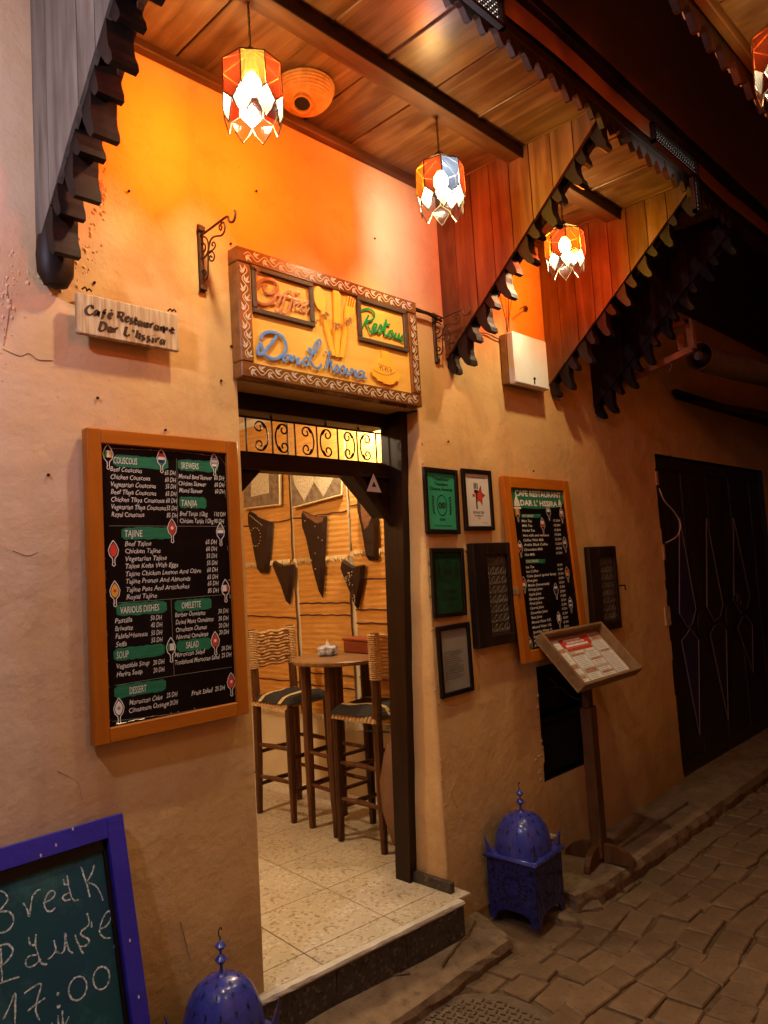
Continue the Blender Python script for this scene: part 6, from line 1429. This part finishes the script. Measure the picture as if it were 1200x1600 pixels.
def cushion(label, loc, rz, seed):
    t = thing('seat_cushion', label, 'cushion', loc, 'dark cushions on the bar stools', rz); m = MB(); n = 12; vs = []; r = random.Random(seed)
    for side in (1, -1):
        for j in range(n+1):
            for i in range(n+1):
                u_, v_ = i/n*2-1, j/n*2-1; e = max(abs(u_), abs(v_)); z = side*.024*(1-e**4)**.5 + .016+.006*mnoise.noise(Vector((u_*2, v_*2, seed+side)))-.022*(e**6)
                vs.append((u_*.185*(1-.06*v_*v_), v_*.185*(1-.06*u_*u_), z))
    N2 = (n+1)**2; W2 = n+1
    m.add(vs, [(s0+j*W2+i, s0+j*W2+i+1, s0+(j+1)*W2+i+1, s0+(j+1)*W2+i) for s0 in (0, N2) for j in range(n) for i in range(n)]); part('cloth', m, CUSH, t, local=True, smooth=True)
    m = MB()
    for v0 in (-.55, .45):
        vs = []
        for i in range(n+1):
            u_ = i/n*2-1
            for dv in (0, .16):
                v_ = v0+dv+.1*math.sin(u_*3); e = max(abs(u_), abs(v_)); vs.append((u_*.187, v_*.185, .0185+.024*(1-min(e, 1)**4)**.5-.022*e**6+.006*mnoise.noise(Vector((u_*2, v_*2, seed+1)))))
        m.add(vs, [(2*i, 2*i+1, 2*i+3, 2*i+2) for i in range(n)])
    part('cream_band', m, CREAMC, t, local=True)
    return t
stool('left bar stool with a dark cushion, back towards the far corner of the room', (1.315, 1.455, FZ), math.radians(2))
stool('right bar stool nearest the door post, turned towards the table', (1.29, .690, FZ), math.radians(181))
cushion('dark cushion with cream bands on the left bar stool', (1.315, 1.44, FZ+.682), math.radians(2), 3)
cushion('dark cushion with cream bands on the right bar stool', (1.29, .70, FZ+.682), math.radians(95), 8)
t = thing('bar_table', 'small high wooden table with a thin top between the two bar stools', 'table', (1.27, 1.02, FZ))
m = MB(); m.lathe([(.27, .925), (.275, .932), (.275, .945), (.268, .950)], 26, (1.30, .96, FZ), Matrix.Diagonal((1, 1.05, 1, 1))); part('table_top', m, TABLEW, t)
for a, b in ((1.17, 1.135), (1.15, .905), (1.42, 1.14), (1.42, .90)): m = MB(); m.tube([(a, b, FZ), (a, b, FZ+.4), (a+.005, b, FZ+.928)], [.019, .027, .030], 8); part('leg', m, STOOLW, t, smooth=True)
for z in (.24, .42):
    for p, q in (((1.17, 1.135), (1.15, .905)), ((1.42, 1.14), (1.42, .90)), ((1.17, 1.135), (1.42, 1.14)), ((1.15, .905), (1.42, .90))): m = MB(); m.tube([(p[0], p[1], FZ+z), (q[0], q[1], FZ+z)], .011, 7); part('rung', m, STOOLW, t, smooth=True)
tz = FZ+.951
c = pZ(513, 1024, tz)
t = thing('tissue_box', 'blue and white patterned tissue box on the bar table', 'tissue box', c)
m = MB(); R = Matrix.Translation(c) @ Matrix.Rotation(.6, 4, 'Z'); m.bbox((-.055, -.05, 0), (.055, .05, .055), .010, R); part('box', m, TISSUE, t, smooth=True)
m = MB(); m.add([R @ Vector(q_) for q_ in ((-.02, -.01, .054), (.02, -.012, .054), (.015, .012, .054), (-.018, .012, .054), (-.012, 0, .095), (.006, .004, .082))], [(0, 1, 5, 4), (1, 2, 5), (2, 3, 4, 5), (3, 0, 4)]); part('tissue', m, WHITEPAPER, t)
c = Vector((1.47, .93, tz)); t = thing('wooden_tray_box', 'long reddish brown box behind the tissue box on the bar table', 'box', c)
m = MB(); R = Matrix.Translation(c) @ Matrix.Rotation(1.45, 4, 'Z'); m.bbox((-.16, -.05, 0), (.16, .05, .07), .006, R); part('box', m, REDBOX, t)
m = MB(); m.bbox((-.165, -.055, .07), (.165, .055, .085), .004, R); part('lid', m, REDBOX, t)
# plant in a clay jar behind the door post
c = Vector((1.22, .33+.08, FZ)); t = thing('potted_plant', 'green plant in a tall clay jar just behind the door post', 'plant', c)
m = MB(); m.lathe([(.07, 0), (.11, .08), (.145, .22), (.15, .36), (.12, .50), (.08, .58), (.09, .62), (.075, .62), (.07, .56)], 22, c); part('jar', m, CLAY, t, smooth=True)
m = MB(); r = random.Random(2)
for k in range(60):
    a = r.uniform(0, 2*PI); L_ = r.uniform(.10, .24); h = r.uniform(.58, .66); d = Vector((math.cos(a), math.sin(a), 0)); s_ = Vector((-d.y, d.x, 0))*r.uniform(.008, .014); el = r.uniform(.1, 1.1)
    p0_ = c+Z1*h+d*.02; p1_ = p0_+d*L_*.5*math.cos(el)+Z1*L_*.5*math.sin(el); p2_ = p0_+d*L_*math.cos(el*.4)+Z1*L_*.55*math.sin(el)
    m.add([p0_, p1_-s_, p2_, p1_+s_+Z1*.003], [(0, 1, 2, 3)])
part('leaves', m, LEAF, t, stuff=True)
